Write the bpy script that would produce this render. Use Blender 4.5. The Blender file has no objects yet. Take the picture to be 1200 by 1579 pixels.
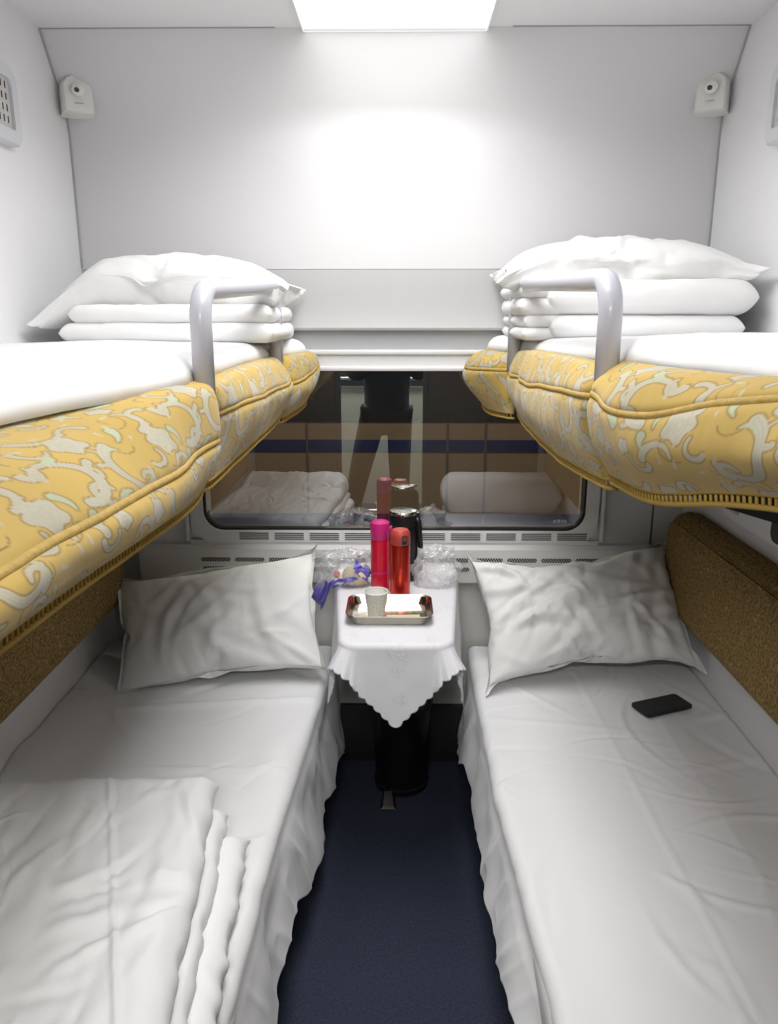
import bpy, bmesh, math, random
import numpy as np
from mathutils import Vector, Matrix, noise as mnoise
PI = math.pi
C = bpy.context.scene.collection
random.seed(4)

# ------------------------------------------------------------------ helpers
def mesh_of(name, V, F, mats=None, fm=None, smooth=True):
    me = bpy.data.meshes.new(name)
    me.from_pydata([tuple(map(float, v)) for v in V], [], [tuple(int(i) for i in f) for f in F])
    for m in (mats or []):
        me.materials.append(m)
    if fm is not None:
        me.polygons.foreach_set('material_index', fm)
    me.polygons.foreach_set('use_smooth', [smooth] * len(me.polygons))
    me.update()
    return me

def tag(o, label=None, cat=None, group=None, kind=None):
    if label: o['label'] = label
    if cat: o['category'] = cat
    if group: o['group'] = group
    if kind: o['kind'] = kind
    return o

def obj(name, me, parent=None, loc=None, rot=None):
    o = bpy.data.objects.new(name, me)
    C.objects.link(o)
    if parent is not None:
        o.parent = parent
        o.matrix_parent_inverse = Matrix.Identity(4)
    if loc is not None: o.location = loc
    if rot is not None: o.rotation_euler = rot
    return o

def empty(name, loc=(0, 0, 0), rot=(0, 0, 0), label=None, cat=None, group=None, kind=None):
    o = bpy.data.objects.new(name, None)
    o.empty_display_size = .05
    C.objects.link(o)
    o.location = loc; o.rotation_euler = rot
    return tag(o, label, cat, group, kind)

class MB:
    """collects shapes that form ONE mesh"""
    def __init__(s): s.V = []; s.F = []; s.M = []; s.mats = []
    def mi(s, m):
        if m not in s.mats: s.mats.append(m)
        return s.mats.index(m)
    def add(s, V, F, m):
        k = len(s.V); i = s.mi(m)
        s.V.extend([tuple(map(float, v)) for v in V])
        for f in F:
            s.F.append(tuple(int(a) + k for a in f)); s.M.append(i)
        return s
    def box(s, lo, hi, m, bev=0, seg=2, mat=None):
        bm = bmesh.new()
        bmesh.ops.create_cube(bm, size=1)
        for v in bm.verts:
            v.co = Vector([(lo[i] + hi[i]) / 2 + v.co[i] * (hi[i] - lo[i]) for i in range(3)])
        if bev > 0:
            bmesh.ops.bevel(bm, geom=bm.edges[:] + bm.verts[:], offset=bev, segments=seg, affect='EDGES', profile=.5)
        if mat is not None: bm.transform(mat)
        bm.verts.index_update()
        s.add([v.co[:] for v in bm.verts], [[v.index for v in f.verts] for f in bm.faces], m)
        bm.free(); return s
    def prism(s, pts, axis, a, b, m):
        """closed polygon pts (2D) extruded along axis from a to b"""
        n = len(pts); V = []
        for t in (a, b):
            for p in pts:
                if axis == 'x': V.append((t, p[0], p[1]))
                elif axis == 'y': V.append((p[0], t, p[1]))
                else: V.append((p[0], p[1], t))
        F = [list(range(n))[::-1], list(range(n, 2 * n))]
        for i in range(n): F.append([i, (i + 1) % n, n + (i + 1) % n, n + i])
        s.add(V, F, m); return s
    def tube(s, pts, r, m, n=12, closed=False, cap=True):
        V, F = tube_geo(pts, r, n, closed, cap)
        s.add(V, F, m); return s
    def lathe(s, prof, m, n=40, c=(0, 0, 0), cap=False):
        V = []; F = []
        for (r, z) in prof:
            for k in range(n):
                a = 2 * PI * k / n
                V.append((c[0] + r * math.cos(a), c[1] + r * math.sin(a), c[2] + z))
        for i in range(len(prof) - 1):
            for k in range(n):
                a = i * n + k; b = i * n + (k + 1) % n
                F.append((a, b, b + n, a + n))
        if cap:
            F.append(tuple(range(n))[::-1]); F.append(tuple(range((len(prof) - 1) * n, len(prof) * n)))
        s.add(V, F, m); return s
    def grid(s, P, m, wrapu=False, wrapv=False):
        V, F = grid_geo(P, wrapu, wrapv); s.add(V, F, m); return s
    def build(s, name, parent=None, loc=None, rot=None, smooth=True, sharp=35):
        me = mesh_of(name, s.V, s.F, s.mats, s.M, smooth)
        if smooth and sharp: me.set_sharp_from_angle(angle=math.radians(sharp))
        return obj(name, me, parent, loc, rot)

def tube_geo(pts, r, n=12, closed=False, cap=True):
    pts = [Vector(p) for p in pts]; N = len(pts)
    rr = r if hasattr(r, '__len__') else [r] * N
    V = []; F = []; up = None
    for i in range(N):
        a = pts[i - 1] if (i > 0 or closed) else pts[i]
        b = pts[(i + 1) % N] if (i < N - 1 or closed) else pts[i]
        t = (b - a).normalized()
        if up is None:
            up = Vector((0, 0, 1)) if abs(t.z) < .9 else Vector((1, 0, 0))
        up = (up - t * up.dot(t)).normalized()
        w = t.cross(up)
        for k in range(n):
            an = 2 * PI * k / n
            V.append(tuple(pts[i] + (up * math.cos(an) + w * math.sin(an)) * rr[i]))
    for i in range(N if closed else N - 1):
        for k in range(n):
            a = i * n + k; b = i * n + (k + 1) % n
            j = ((i + 1) % N) * n
            F.append((a, b, j + (k + 1) % n, j + k))
    if cap and not closed:
        F.append(tuple(range(n))[::-1]); F.append(tuple(range((N - 1) * n, N * n)))
    return V, F

def grid_geo(P, wrapu=False, wrapv=False):
    n, m = P.shape[:2]
    V = P.reshape(-1, 3); F = []
    for i in range(n if wrapu else n - 1):
        for j in range(m if wrapv else m - 1):
            i2 = (i + 1) % n; j2 = (j + 1) % m
            F.append((i * m + j, i2 * m + j, i2 * m + j2, i * m + j2))
    return V, F

def rrect(x0, z0, x1, z1, r, n=8):
    """rounded rectangle outline, r = single radius or (bl, br, tr, tl)"""
    rs = r if hasattr(r, '__len__') else (r,) * 4
    out = []
    for (cx, cz, a0, rr) in ((x0 + rs[0], z0 + rs[0], PI, rs[0]), (x1 - rs[1], z0 + rs[1], 1.5 * PI, rs[1]),
                             (x1 - rs[2], z1 - rs[2], 0, rs[2]), (x0 + rs[3], z1 - rs[3], .5 * PI, rs[3])):
        for k in range(n + 1):
            a = a0 + .5 * PI * k / n
            out.append((cx + rr * math.cos(a), cz + rr * math.sin(a)))
    return out

def ring(outer, inner, y0, y1, mb, m):
    """frame between two outlines of equal point count in the xz plane, from y0 (front) to y1 (back)"""
    n = len(outer); V = []
    for o, y in ((outer, y0), (inner, y0), (inner, y1), (outer, y1)):
        V += [(p[0], y, p[1]) for p in o]
    F = []
    for a in range(4):
        b = (a + 1) % 4
        for i in range(n):
            j = (i + 1) % n
            F.append((a * n + i, a * n + j, b * n + j, b * n + i))
    mb.add(V, F, m)

# ---- numpy noise
def _h(ix, iy, seed):
    n = (ix.astype(np.int64) * 374761393 + iy.astype(np.int64) * 668265263 + seed * 1442695041) & 0x7fffffff
    n = ((n ^ (n >> 13)) * 1274126177) & 0x7fffffff
    n = n ^ (n >> 16)
    return (n & 0xffff) / 65535.0
def vnoise(x, y, seed=0):
    x = np.asarray(x, float); y = np.asarray(y, float)
    x, y = np.broadcast_arrays(x, y)
    ix = np.floor(x); iy = np.floor(y); fx = x - ix; fy = y - iy
    fx = fx * fx * fx * (fx * (fx * 6 - 15) + 10); fy = fy * fy * fy * (fy * (fy * 6 - 15) + 10)
    a = _h(ix, iy, seed); b = _h(ix + 1, iy, seed); c = _h(ix, iy + 1, seed); d = _h(ix + 1, iy + 1, seed)
    return (a * (1 - fx) + b * fx) * (1 - fy) + (c * (1 - fx) + d * fx) * fy * 1.0
def fbm(x, y, seed=0, o=4):
    t = 0; a = .5
    for k in range(o):
        t = t + a * (vnoise(x * 2 ** k, y * 2 ** k, seed + k * 17) - .5); a *= .5
    return t
def ridged(x, y, seed=0, o=3):
    t = 0; a = .6
    for k in range(o):
        t = t + a * (1 - np.abs(2 * vnoise(x * 2 ** k, y * 2 ** k, seed + k * 31) - 1)) ** 2; a *= .5
    return t - .5
def creases(x, y, seed, n, amp, lx=(0, 1), ly=(0, 1), length=(.08, .25), w=.006, ang=(0, PI)):
    """soft fold lines: n short ridges of random place and direction"""
    R = random.Random(seed); out = np.zeros_like(x)
    for _ in range(n):
        cx = R.uniform(*lx); cy = R.uniform(*ly); a = R.uniform(*ang); L = R.uniform(*length)
        ww = w * R.uniform(.7, 2.2); k = R.uniform(-2.5, 2.5); s = R.choice((1, 1, -1)) * amp * R.uniform(.4, 1)
        dx = x - cx; dy = y - cy
        u = dx * math.cos(a) + dy * math.sin(a); v = -dx * math.sin(a) + dy * math.cos(a)
        v = v - k * u * u
        out += s * np.exp(-(v / ww) ** 2) * np.exp(-(u / (L * .5)) ** 2) - .45 * s * np.exp(-((v - 1.6 * ww) / ww) ** 2) * np.exp(-(u / (L * .5)) ** 2)
    return out
def sstep(a, b, x):
    t = np.clip((np.asarray(x, float) - a) / (b - a), 0, 1); return t * t * (3 - 2 * t)
def interp(x, pts):
    p = sorted(pts); return np.interp(x, [a for a, _ in p], [b for _, b in p])

# ------------------------------------------------------------------ materials
def new_mat(name):
    m = bpy.data.materials.new(name); m.use_nodes = True
    nt = m.node_tree; b = nt.nodes['Principled BSDF']
    return m, nt, b
def pmat(name, col, rough=.5, metal=0, spec=.5, var=0, vscale=8, bump=0, bscale=200, sheen=0, coat=0, subs=0):
    m, nt, b = new_mat(name)
    b.inputs['Base Color'].default_value = (*col, 1)
    b.inputs['Roughness'].default_value = rough; b.inputs['Metallic'].default_value = metal
    b.inputs['Specular IOR Level'].default_value = spec
    if sheen:
        b.inputs['Sheen Weight'].default_value = sheen; b.inputs['Sheen Roughness'].default_value = .5
    if coat:
        b.inputs['Coat Weight'].default_value = coat; b.inputs['Coat Roughness'].default_value = .08
    tc = nt.nodes.new('ShaderNodeTexCoord')
    if var:
        n = nt.nodes.new('ShaderNodeTexNoise'); n.inputs['Scale'].default_value = vscale; n.inputs['Detail'].default_value = 4
        nt.links.new(tc.outputs['Object'], n.inputs['Vector'])
        r = nt.nodes.new('ShaderNodeValToRGB')
        r.color_ramp.elements[0].position = .3; r.color_ramp.elements[1].position = .7
        r.color_ramp.elements[0].color = (*[c * (1 - var) for c in col], 1); r.color_ramp.elements[1].color = (*[min(1, c * (1 + var * .6)) for c in col], 1)
        nt.links.new(n.outputs['Fac'], r.inputs['Fac']); nt.links.new(r.outputs['Color'], b.inputs['Base Color'])
    if bump:
        n = nt.nodes.new('ShaderNodeTexNoise'); n.inputs['Scale'].default_value = bscale; n.inputs['Detail'].default_value = 3
        nt.links.new(tc.outputs['Object'], n.inputs['Vector'])
        bp = nt.nodes.new('ShaderNodeBump'); bp.inputs['Strength'].default_value = bump; bp.inputs['Distance'].default_value = .002
        nt.links.new(n.outputs['Fac'], bp.inputs['Height']); nt.links.new(bp.outputs['Normal'], b.inputs['Normal'])
    return m

def cotton(name, col, crinkle=.25, scale=14):
    """white bed linen: matte, faint weave, small crumples"""
    m, nt, b = new_mat(name)
    b.inputs['Base Color'].default_value = (*col, 1); b.inputs['Roughness'].default_value = .82
    b.inputs['Specular IOR Level'].default_value = .25; b.inputs['Sheen Weight'].default_value = .15
    tc = nt.nodes.new('ShaderNodeTexCoord')
    n1 = nt.nodes.new('ShaderNodeTexNoise'); n1.inputs['Scale'].default_value = scale; n1.inputs['Detail'].default_value = 5
    n1.inputs['Distortion'].default_value = .8
    n2 = nt.nodes.new('ShaderNodeTexNoise'); n2.inputs['Scale'].default_value = 900
    nt.links.new(tc.outputs['Object'], n1.inputs['Vector']); nt.links.new(tc.outputs['Object'], n2.inputs['Vector'])
    b1 = nt.nodes.new('ShaderNodeBump'); b1.inputs['Strength'].default_value = crinkle; b1.inputs['Distance'].default_value = .006
    b2 = nt.nodes.new('ShaderNodeBump'); b2.inputs['Strength'].default_value = .08; b2.inputs['Distance'].default_value = .001
    nt.links.new(n1.outputs['Fac'], b1.inputs['Height']); nt.links.new(n2.outputs['Fac'], b2.inputs['Height'])
    nt.links.new(b1.outputs['Normal'], b2.inputs['Normal']); nt.links.new(b2.outputs['Normal'], b.inputs['Normal'])
    return m

def attr_mat(name, rough=.8, bump=.15):
    m, nt, b = new_mat(name)
    a = nt.nodes.new('ShaderNodeVertexColor'); a.layer_name = 'print'
    n = nt.nodes.new('ShaderNodeTexNoise'); n.inputs['Scale'].default_value = 500
    tc = nt.nodes.new('ShaderNodeTexCoord'); nt.links.new(tc.outputs['Object'], n.inputs['Vector'])
    mx = nt.nodes.new('ShaderNodeMixRGB'); mx.blend_type = 'MULTIPLY'; mx.inputs['Fac'].default_value = .25
    nt.links.new(a.outputs['Color'], mx.inputs['Color1']); nt.links.new(n.outputs['Color'], mx.inputs['Color2'])
    mx.inputs['Fac'].default_value = .0
    nt.links.new(mx.outputs['Color'], b.inputs['Base Color'])
    bp = nt.nodes.new('ShaderNodeBump'); bp.inputs['Strength'].default_value = bump; bp.inputs['Distance'].default_value = .001
    nt.links.new(n.outputs['Fac'], bp.inputs['Height']); nt.links.new(bp.outputs['Normal'], b.inputs['Normal'])
    b.inputs['Roughness'].default_value = rough; b.inputs['Specular IOR Level'].default_value = .2
    b.inputs['Sheen Weight'].default_value = .2
    return m

def emit(name, col, st):
    m = bpy.data.materials.new(name); m.use_nodes = True; nt = m.node_tree
    nt.nodes.remove(nt.nodes['Principled BSDF'])
    e = nt.nodes.new('ShaderNodeEmission'); e.inputs['Color'].default_value = (*col, 1); e.inputs['Strength'].default_value = st
    nt.links.new(e.outputs[0], nt.nodes['Material Output'].inputs[0]); return m

def film(name, tint, gloss, diffuse=0, dcol=(.9, .9, .9), rough=.02):
    """see-through sheet: transparent + mirror share (+ a little milky diffuse)"""
    m = bpy.data.materials.new(name); m.use_nodes = True; nt = m.node_tree
    nt.nodes.remove(nt.nodes['Principled BSDF'])
    t = nt.nodes.new('ShaderNodeBsdfTransparent'); t.inputs['Color'].default_value = (*tint, 1)
    g = nt.nodes.new('ShaderNodeBsdfGlossy'); g.inputs['Roughness'].default_value = rough; g.inputs['Color'].default_value = (1, 1, 1, 1)
    mx = nt.nodes.new('ShaderNodeMixShader'); mx.inputs[0].default_value = gloss
    nt.links.new(t.outputs[0], mx.inputs[1]); nt.links.new(g.outputs[0], mx.inputs[2]); last = mx
    if diffuse:
        d = nt.nodes.new('ShaderNodeBsdfDiffuse'); d.inputs['Color'].default_value = (*dcol, 1)
        m2 = nt.nodes.new('ShaderNodeMixShader'); m2.inputs[0].default_value = diffuse
        nt.links.new(mx.outputs[0], m2.inputs[1]); nt.links.new(d.outputs[0], m2.inputs[2]); last = m2
    nt.links.new(last.outputs[0], nt.nodes['Material Output'].inputs[0]); return m

M = {}
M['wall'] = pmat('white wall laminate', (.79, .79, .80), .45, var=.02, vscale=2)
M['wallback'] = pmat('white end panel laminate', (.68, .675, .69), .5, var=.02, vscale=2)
M['ceil'] = pmat('ceiling laminate', (.76, .76, .77), .5)
M['grey'] = pmat('grey laminate', (.72, .72, .71), .5, var=.03, vscale=3)
M['olive'] = pmat('grey green wall laminate', (.62, .62, .58), .55, var=.03, vscale=3)
M['house'] = pmat('blind housing grey', (.50, .50, .505), .45)
M['strip'] = pmat('dull grey strip', (.42, .43, .45), .5)
M['frame'] = pmat('white plastic window frame', (.74, .74, .74), .35)
M['groove'] = pmat('panel joint', (.38, .38, .40), .6)
M['dark'] = pmat('black rubber', (.012, .012, .014), .35)
M['slot'] = pmat('vent slot shadow', (.06, .06, .065), .7)
M['rail'] = pmat('grey painted handrail', (.50, .50, .56), .32, coat=.2)
M['linen'] = cotton('white cotton sheet', (.78, .78, .79), .18, 9)
M['pillow'] = cotton('white cotton pillowcase', (.80, .80, .79), .3, 16)
M['quilt'] = cotton('white cotton quilt cover', (.81, .81, .81), .3, 12)
M['damask'] = cotton('white damask tablecloth', (.74, .74, .77), .12, 10)
def embroider(m):
    nt = m.node_tree; b = nt.nodes['Principled BSDF']; tc = nt.nodes.new('ShaderNodeTexCoord')
    v = nt.nodes.new('ShaderNodeTexVoronoi'); v.feature = 'DISTANCE_TO_EDGE'; v.inputs['Scale'].default_value = 75
    n = nt.nodes.new('ShaderNodeTexNoise'); n.inputs['Scale'].default_value = 16
    for x in (v, n): nt.links.new(tc.outputs['Object'], x.inputs['Vector'])
    r1 = nt.nodes.new('ShaderNodeValToRGB'); r1.color_ramp.elements[0].color = (1, 1, 1, 1); r1.color_ramp.elements[1].color = (0, 0, 0, 1); r1.color_ramp.elements[1].position = .12
    r2 = nt.nodes.new('ShaderNodeValToRGB'); r2.color_ramp.elements[0].position = .56; r2.color_ramp.elements[1].position = .64
    nt.links.new(v.outputs['Distance'], r1.inputs['Fac']); nt.links.new(n.outputs['Fac'], r2.inputs['Fac'])
    mu = nt.nodes.new('ShaderNodeMath'); mu.operation = 'MULTIPLY'; nt.links.new(r1.outputs['Color'], mu.inputs[0]); nt.links.new(r2.outputs['Color'], mu.inputs[1])
    m2 = nt.nodes.new('ShaderNodeMath'); m2.operation = 'MULTIPLY'; m2.inputs[1].default_value = .28; nt.links.new(mu.outputs[0], m2.inputs[0])
    mx = nt.nodes.new('ShaderNodeMixRGB'); nt.links.new(m2.outputs[0], mx.inputs['Fac'])
    mx.inputs['Color1'].default_value = b.inputs['Base Color'].default_value; mx.inputs['Color2'].default_value = (.38, .38, .42, 1)
    nt.links.new(mx.outputs['Color'], b.inputs['Base Color'])
embroider(M['damask'])
M['gold'] = attr_mat('gold floral upholstery')
M['cord'] = pmat('gold piping', (.44, .295, .075), .75, var=.15, vscale=120, bump=.4, bscale=400)
M['lace'] = pmat('gold lace', (.44, .285, .06), .8)
M['navy'] = pmat('dark navy carpet', (.040, .047, .074), .95, var=.25, vscale=160, bump=.5, bscale=600, spec=.1)
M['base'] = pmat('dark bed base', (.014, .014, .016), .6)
M['matt'] = pmat('mattress ticking', (.6, .6, .6), .9)
M['steel'] = pmat('polished steel', (.72, .68, .60), .16, metal=1)
M['pedal'] = pmat('worn steel pedal', (.35, .32, .27), .25, metal=1)
M['chrome'] = pmat('chrome', (.8, .8, .8), .12, metal=1)
M['pinkcap'] = pmat('magenta plastic', (.62, .02, .20), .35)
M['pinkred'] = pmat('pinkish red plastic', (.62, .006, .035), .3, coat=.3)
M['redm'] = pmat('red metallic paint', (.62, .035, .02), .26, metal=.75, coat=.4)
M['redcap'] = pmat('coral red plastic', (.50, .06, .045), .4)
M['blackp'] = pmat('black plastic', (.012, .012, .013), .3)
M['blackbin'] = pmat('black enamel', (.006, .006, .007), .3)
M['paper'] = pmat('white paper', (.80, .80, .77), .6)
M['white'] = pmat('white plastic', (.80, .79, .76), .4)
M['vent'] = pmat('light grey plastic', (.62, .63, .66), .4)
M['ventin'] = pmat('pale grille', (.55, .54, .53), .5)
M['phone'] = pmat('black phone glass', (.006, .006, .007), .35)
M['bun'] = pmat('pale bread', (.70, .60, .34), .7, var=.15, vscale=20)
M['blue'] = pmat('violet blue printed film', (.16, .13, .56), .35)
M['coral'] = pmat('coral red film', (.8, .12, .08), .4)
M['bag'] = film('clear plastic bag', (.97, .97, .97), .08, .24, (.9, .9, .92), .16)
M['light'] = emit('ceiling lamp diffuser', (1, .985, .97), 3)
M['glassf'] = film('window glass reflecting face', (.92, .95, .93), .33, rough=0)
M['glassb'] = film('window glass rear face', (.97, .98, .97), .0)
M['skin'] = pmat('skin', (.55, .36, .27), .55)
M['hair'] = pmat('black hair', (.012, .011, .01), .6)
M['jacket'] = pmat('dark navy jacket', (.012, .014, .022), .85, bump=.3, bscale=300)
M['trouser'] = pmat('dark trousers', (.020, .017, .016), .9, bump=.3, bscale=300)
M['shoe'] = pmat('black shoe leather', (.02, .02, .02), .4)
M['beige'] = pmat('beige carriage paint', (.36, .25, .165), .6)
M['blu2'] = pmat('navy carriage stripe', (.020, .034, .13), .6)
M['dkcar'] = pmat('near black carriage band', (.012, .014, .02), .5)
M['alu'] = pmat('brushed aluminium', (.7, .7, .68), .35, metal=.8)
M['corr'] = pmat('corridor wall laminate', (.30, .31, .25), .5)
M['doorwall'] = pmat('dark brown door wall laminate', (.13, .11, .09), .5, var=.1)
M['seam'] = pmat('panel seam line', (.12, .12, .12), .7)

# brown woven seat-back fabric
def brown_mat():
    m, nt, b = new_mat('brown woven upholstery')
    tc = nt.nodes.new('ShaderNodeTexCoord')
    n = nt.nodes.new('ShaderNodeTexNoise'); n.inputs['Scale'].default_value = 140; n.inputs['Detail'].default_value = 3
    v = nt.nodes.new('ShaderNodeTexVoronoi'); v.inputs['Scale'].default_value = 34; v.feature = 'F1'
    w = nt.nodes.new('ShaderNodeTexWave'); w.wave_type = 'RINGS'; w.inputs['Scale'].default_value = 9; w.inputs['Distortion'].default_value = 14; w.inputs['Detail'].default_value = 2; w.inputs['Detail Scale'].default_value = 3
    for x in (n, v, w): nt.links.new(tc.outputs['Object'], x.inputs['Vector'])
    r = nt.nodes.new('ShaderNodeValToRGB')
    e = r.color_ramp.elements; e[0].position = .35; e[0].color = (.15, .098, .036, 1); e[1].position = .7; e[1].color = (.40, .27, .105, 1)
    nt.links.new(n.outputs['Fac'], r.inputs['Fac'])
    r2 = nt.nodes.new('ShaderNodeValToRGB'); e = r2.color_ramp.elements
    e[0].position = .80; e[0].color = (0, 0, 0, 1); e[1].position = .93; e[1].color = (1, 1, 1, 1)
    nt.links.new(w.outputs['Fac'], r2.inputs['Fac'])
    r3 = nt.nodes.new('ShaderNodeValToRGB'); e = r3.color_ramp.elements
    e[0].position = .0; e[0].color = (1, 1, 1, 1); e[1].position = .42; e[1].color = (0, 0, 0, 1)
    nt.links.new(v.outputs['Distance'], r3.inputs['Fac'])
    mu = nt.nodes.new('ShaderNodeMath'); mu.operation = 'MULTIPLY'
    nt.links.new(r2.outputs['Color'], mu.inputs[0]); nt.links.new(r3.outputs['Color'], mu.inputs[1])
    mx = nt.nodes.new('ShaderNodeMixRGB'); nt.links.new(mu.outputs[0], mx.inputs['Fac'])
    nt.links.new(r.outputs['Color'], mx.inputs['Color1']); mx.inputs['Color2'].default_value = (.46, .34, .16, 1)
    nt.links.new(mx.outputs['Color'], b.inputs['Base Color']); b.inputs['Roughness'].default_value = .9
    b.inputs['Specular IOR Level'].default_value = .15
    bp = nt.nodes.new('ShaderNodeBump'); bp.inputs['Strength'].default_value = .4; bp.inputs['Distance'].default_value = .002
    nt.links.new(n.outputs['Fac'], bp.inputs['Height']); nt.links.new(bp.outputs['Normal'], b.inputs['Normal'])
    return m
M['brown'] = brown_mat()

# perforated vent strip: dark holes between slanting bars
def perf_mat():
    m, nt, b = new_mat('perforated vent strip')
    tc = nt.nodes.new('ShaderNodeTexCoord')
    mp = nt.nodes.new('ShaderNodeMapping'); mp.inputs['Rotation'].default_value = (0, math.radians(38), 0)
    w = nt.nodes.new('ShaderNodeTexWave'); w.bands_direction = 'X'; w.inputs['Scale'].default_value = 46
    nt.links.new(tc.outputs['Object'], mp.inputs['Vector']); nt.links.new(mp.outputs['Vector'], w.inputs['Vector'])
    r = nt.nodes.new('ShaderNodeValToRGB'); e = r.color_ramp.elements
    e[0].position = .5; e[0].color = (.02, .02, .022, 1); e[1].position = .65; e[1].color = (.40, .40, .40, 1)
    nt.links.new(w.outputs['Fac'], r.inputs['Fac']); nt.links.new(r.outputs['Color'], b.inputs['Base Color'])
    b.inputs['Roughness'].default_value = .6
    return m
M['perf'] = perf_mat()

def cup_mat():
    m, nt, b = new_mat('paper cup print')
    tc = nt.nodes.new('ShaderNodeTexCoord')
    v = nt.nodes.new('ShaderNodeTexVoronoi'); v.inputs['Scale'].default_value = 95; v.feature = 'DISTANCE_TO_EDGE'
    nt.links.new(tc.outputs['Object'], v.inputs['Vector'])
    r = nt.nodes.new('ShaderNodeValToRGB'); e = r.color_ramp.elements
    e[0].position = .03; e[0].color = (.62, .61, .55, 1); e[1].position = .07; e[1].color = (.78, .78, .74, 1)
    nt.links.new(v.outputs['Distance'], r.inputs['Fac']); nt.links.new(r.outputs['Color'], b.inputs['Base Color'])
    b.inputs['Roughness'].default_value = .55
    return m
M['cup'] = cup_mat()

XL, XR, YB, ZC = -.98, .935, 2.48, 2.30      # left wall, right wall, window wall, ceiling
YD = -.20                                     # doorway wall
def S(o): o['kind'] = 'structure'; return o

# ------------------------------------------------------------------ room shell
S(MB().box((XL - .05, -1.6, -.05), (XR + .05, YB + .06, 0), M['navy']).build('floor', smooth=False))
c = MB()
c.box((XL - .05, -1.6, ZC), (-.267, YB + .06, ZC + .05), M['ceil']); c.box((.236, -1.6, ZC), (XR + .05, YB + .06, ZC + .05), M['ceil'])
c.box((-.267, -1.6, ZC), (.236, .90, ZC + .05), M['ceil']); c.box((-.267, 2.345, ZC), (.236, YB + .06, ZC + .05), M['ceil'])
S(c.build('ceiling', smooth=False))
S(MB().box((XL - .05, YD - .05, 0), (XL, YB + .06, ZC), M['wall']).build('wall_left', smooth=False))
S(MB().box((XR, YD - .05, 0), (XR + .05, YB + .06, ZC), M['wall']).build('wall_right', smooth=False))

# window wall: upper panel that leans in towards the ceiling, plain lower wall, window opening left free
wb = MB()
prof = [(YB - .005, 1.685), (YB - .005, 2.06), (YB - .012, 2.10), (YB - .028, 2.135), (2.335, ZC), (YB + .06, ZC), (YB + .06, 1.685)]
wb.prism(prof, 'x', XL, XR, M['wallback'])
wb.box((XL, YB + .001, 0), (XR, YB + .06, .805), M['olive'])
wb.box((XL, YB + .001, 1.40), (XR, YB + .06, 1.686), M['strip'])
wb.box((XL, YB + .001, .80), (-.64, YB + .06, 1.41), M['grey']); wb.box((.605, YB + .001, .80), (XR, YB + .06, 1.41), M['grey'])
S(wb.build('wall_back', sharp=20))
# dark joint lines round the upper end panel
t = MB()
for x, sx in ((XL, 1), (XR, -1)):
    t.tube([(x + sx * .002, YB - .007, 1.69), (x + sx * .002, YB - .007, 2.06), (x + sx * .002, YB - .014, 2.10), (x + sx * .002, YB - .03, 2.135), (x + sx * .002, 2.333, ZC - .002)], .0035, M['groove'], 6)
for a, b in ((XL, -.34), (.30, XR)):
    t.tube([(a, 2.333, ZC - .001), (b, 2.333, ZC - .001)], .0022, M['groove'], 6)
S(t.build('trim_1'))
# sloping blind housing above the window
pr = [(YB, 1.684), (YB - .0045, 1.684), (YB - .006, 1.62), (YB - .010, 1.56), (YB - .016, 1.525), (YB - .020, 1.510), (YB - .018, 1.503), (YB, 1.501)]
S(MB().prism(pr, 'x', XL + .002, XR - .002, M['house']).build('trim_2', sharp=25))

# ------------------------------------------------------------------ window
w1 = empty('window_1', (0, YB, .80), kind='structure')
def wloc(mb, name, parent=w1, **k):
    return mb.build(name, parent, loc=(0, -YB, -.80), **k)
GX0, GX1, GZ0, GZ1 = -.648, .612, .856, 1.382
f = MB()
inner = rrect(GX0, GZ0, GX1, GZ1, (.065, .065, .03, .03), 10)
outer = rrect(GX0 - .042, GZ0 - .040, GX1 + .042, GZ1 + .058, (.07, .07, .03, .03), 10)
ring(outer, inner, YB - .018, YB + .04, f, M['frame'])
wloc(f, 'inner_frame', sharp=40)
f = MB()     # square outer surround with thin raised ribs
for x in (GX0 - .062, GX1 + .050):
    f.box((x, YB - .022, .82), (x + .012, YB + .002, 1.445), M['frame'], .003)
f.box((GX0 - .06, YB - .026, 1.428), (GX1 + .06, YB + .002, 1.443), M['frame'], .004)
f.box((GX0 - .03, YB - .030, 1.378), (GX1 + .03, YB - .004, 1.392), M['frame'], .004)
f.box((GX0 - .05, YB - .014, .800), (GX1 + .05, YB + .002, .822), M['frame'], .004)
wloc(f, 'surround')
g = MB(); ring(inner, rrect(GX0 + .007, GZ0 + .007, GX1 - .007, GZ1 - .007, (.06, .06, .027, .027), 10), YB - .012, YB + .035, g, M['dark'])
wloc(g, 'rubber_seal')
g = MB(); gp = rrect(GX0 + .003, GZ0 + .003, GX1 - .003, GZ1 - .003, (.06, .06, .027, .027), 10); n = len(gp)
g.add([(p[0], YB + .0, p[1]) for p in gp], [list(range(n))], M['glassf'])
g.add([(p[0], YB + .005, p[1]) for p in gp], [list(range(n))[::-1]], M['glassb'])
wloc(g, 'glass', smooth=False)
mk = MB()
for k, (dx, wd) in enumerate(((0, .006), (.009, .004), (.016, .007), (.027, .008), (.038, .005))):
    mk.box((.51 + dx, YB - .0025, .882 + (k % 2) * .003), (.51 + dx + wd, YB - .0005, .889 + (k % 3) * .002), M['ventin'])
wloc(mk, 'glass_mark', smooth=False)
x = -.535
while x < .56:
    sl = MB()
    sl.box((x, YB - .0195, .822), (x + .105, YB - .0165, .851), M['frame'], .001)
    for j in range(4):
        zz = .8255 + j * .0066
        sl.box((x + .004, YB - .0205, zz), (x + .101, YB - .018, zz + .0032), M['slot'])
    wloc(sl, 'air_louvre', smooth=False)
    x += .117
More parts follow.
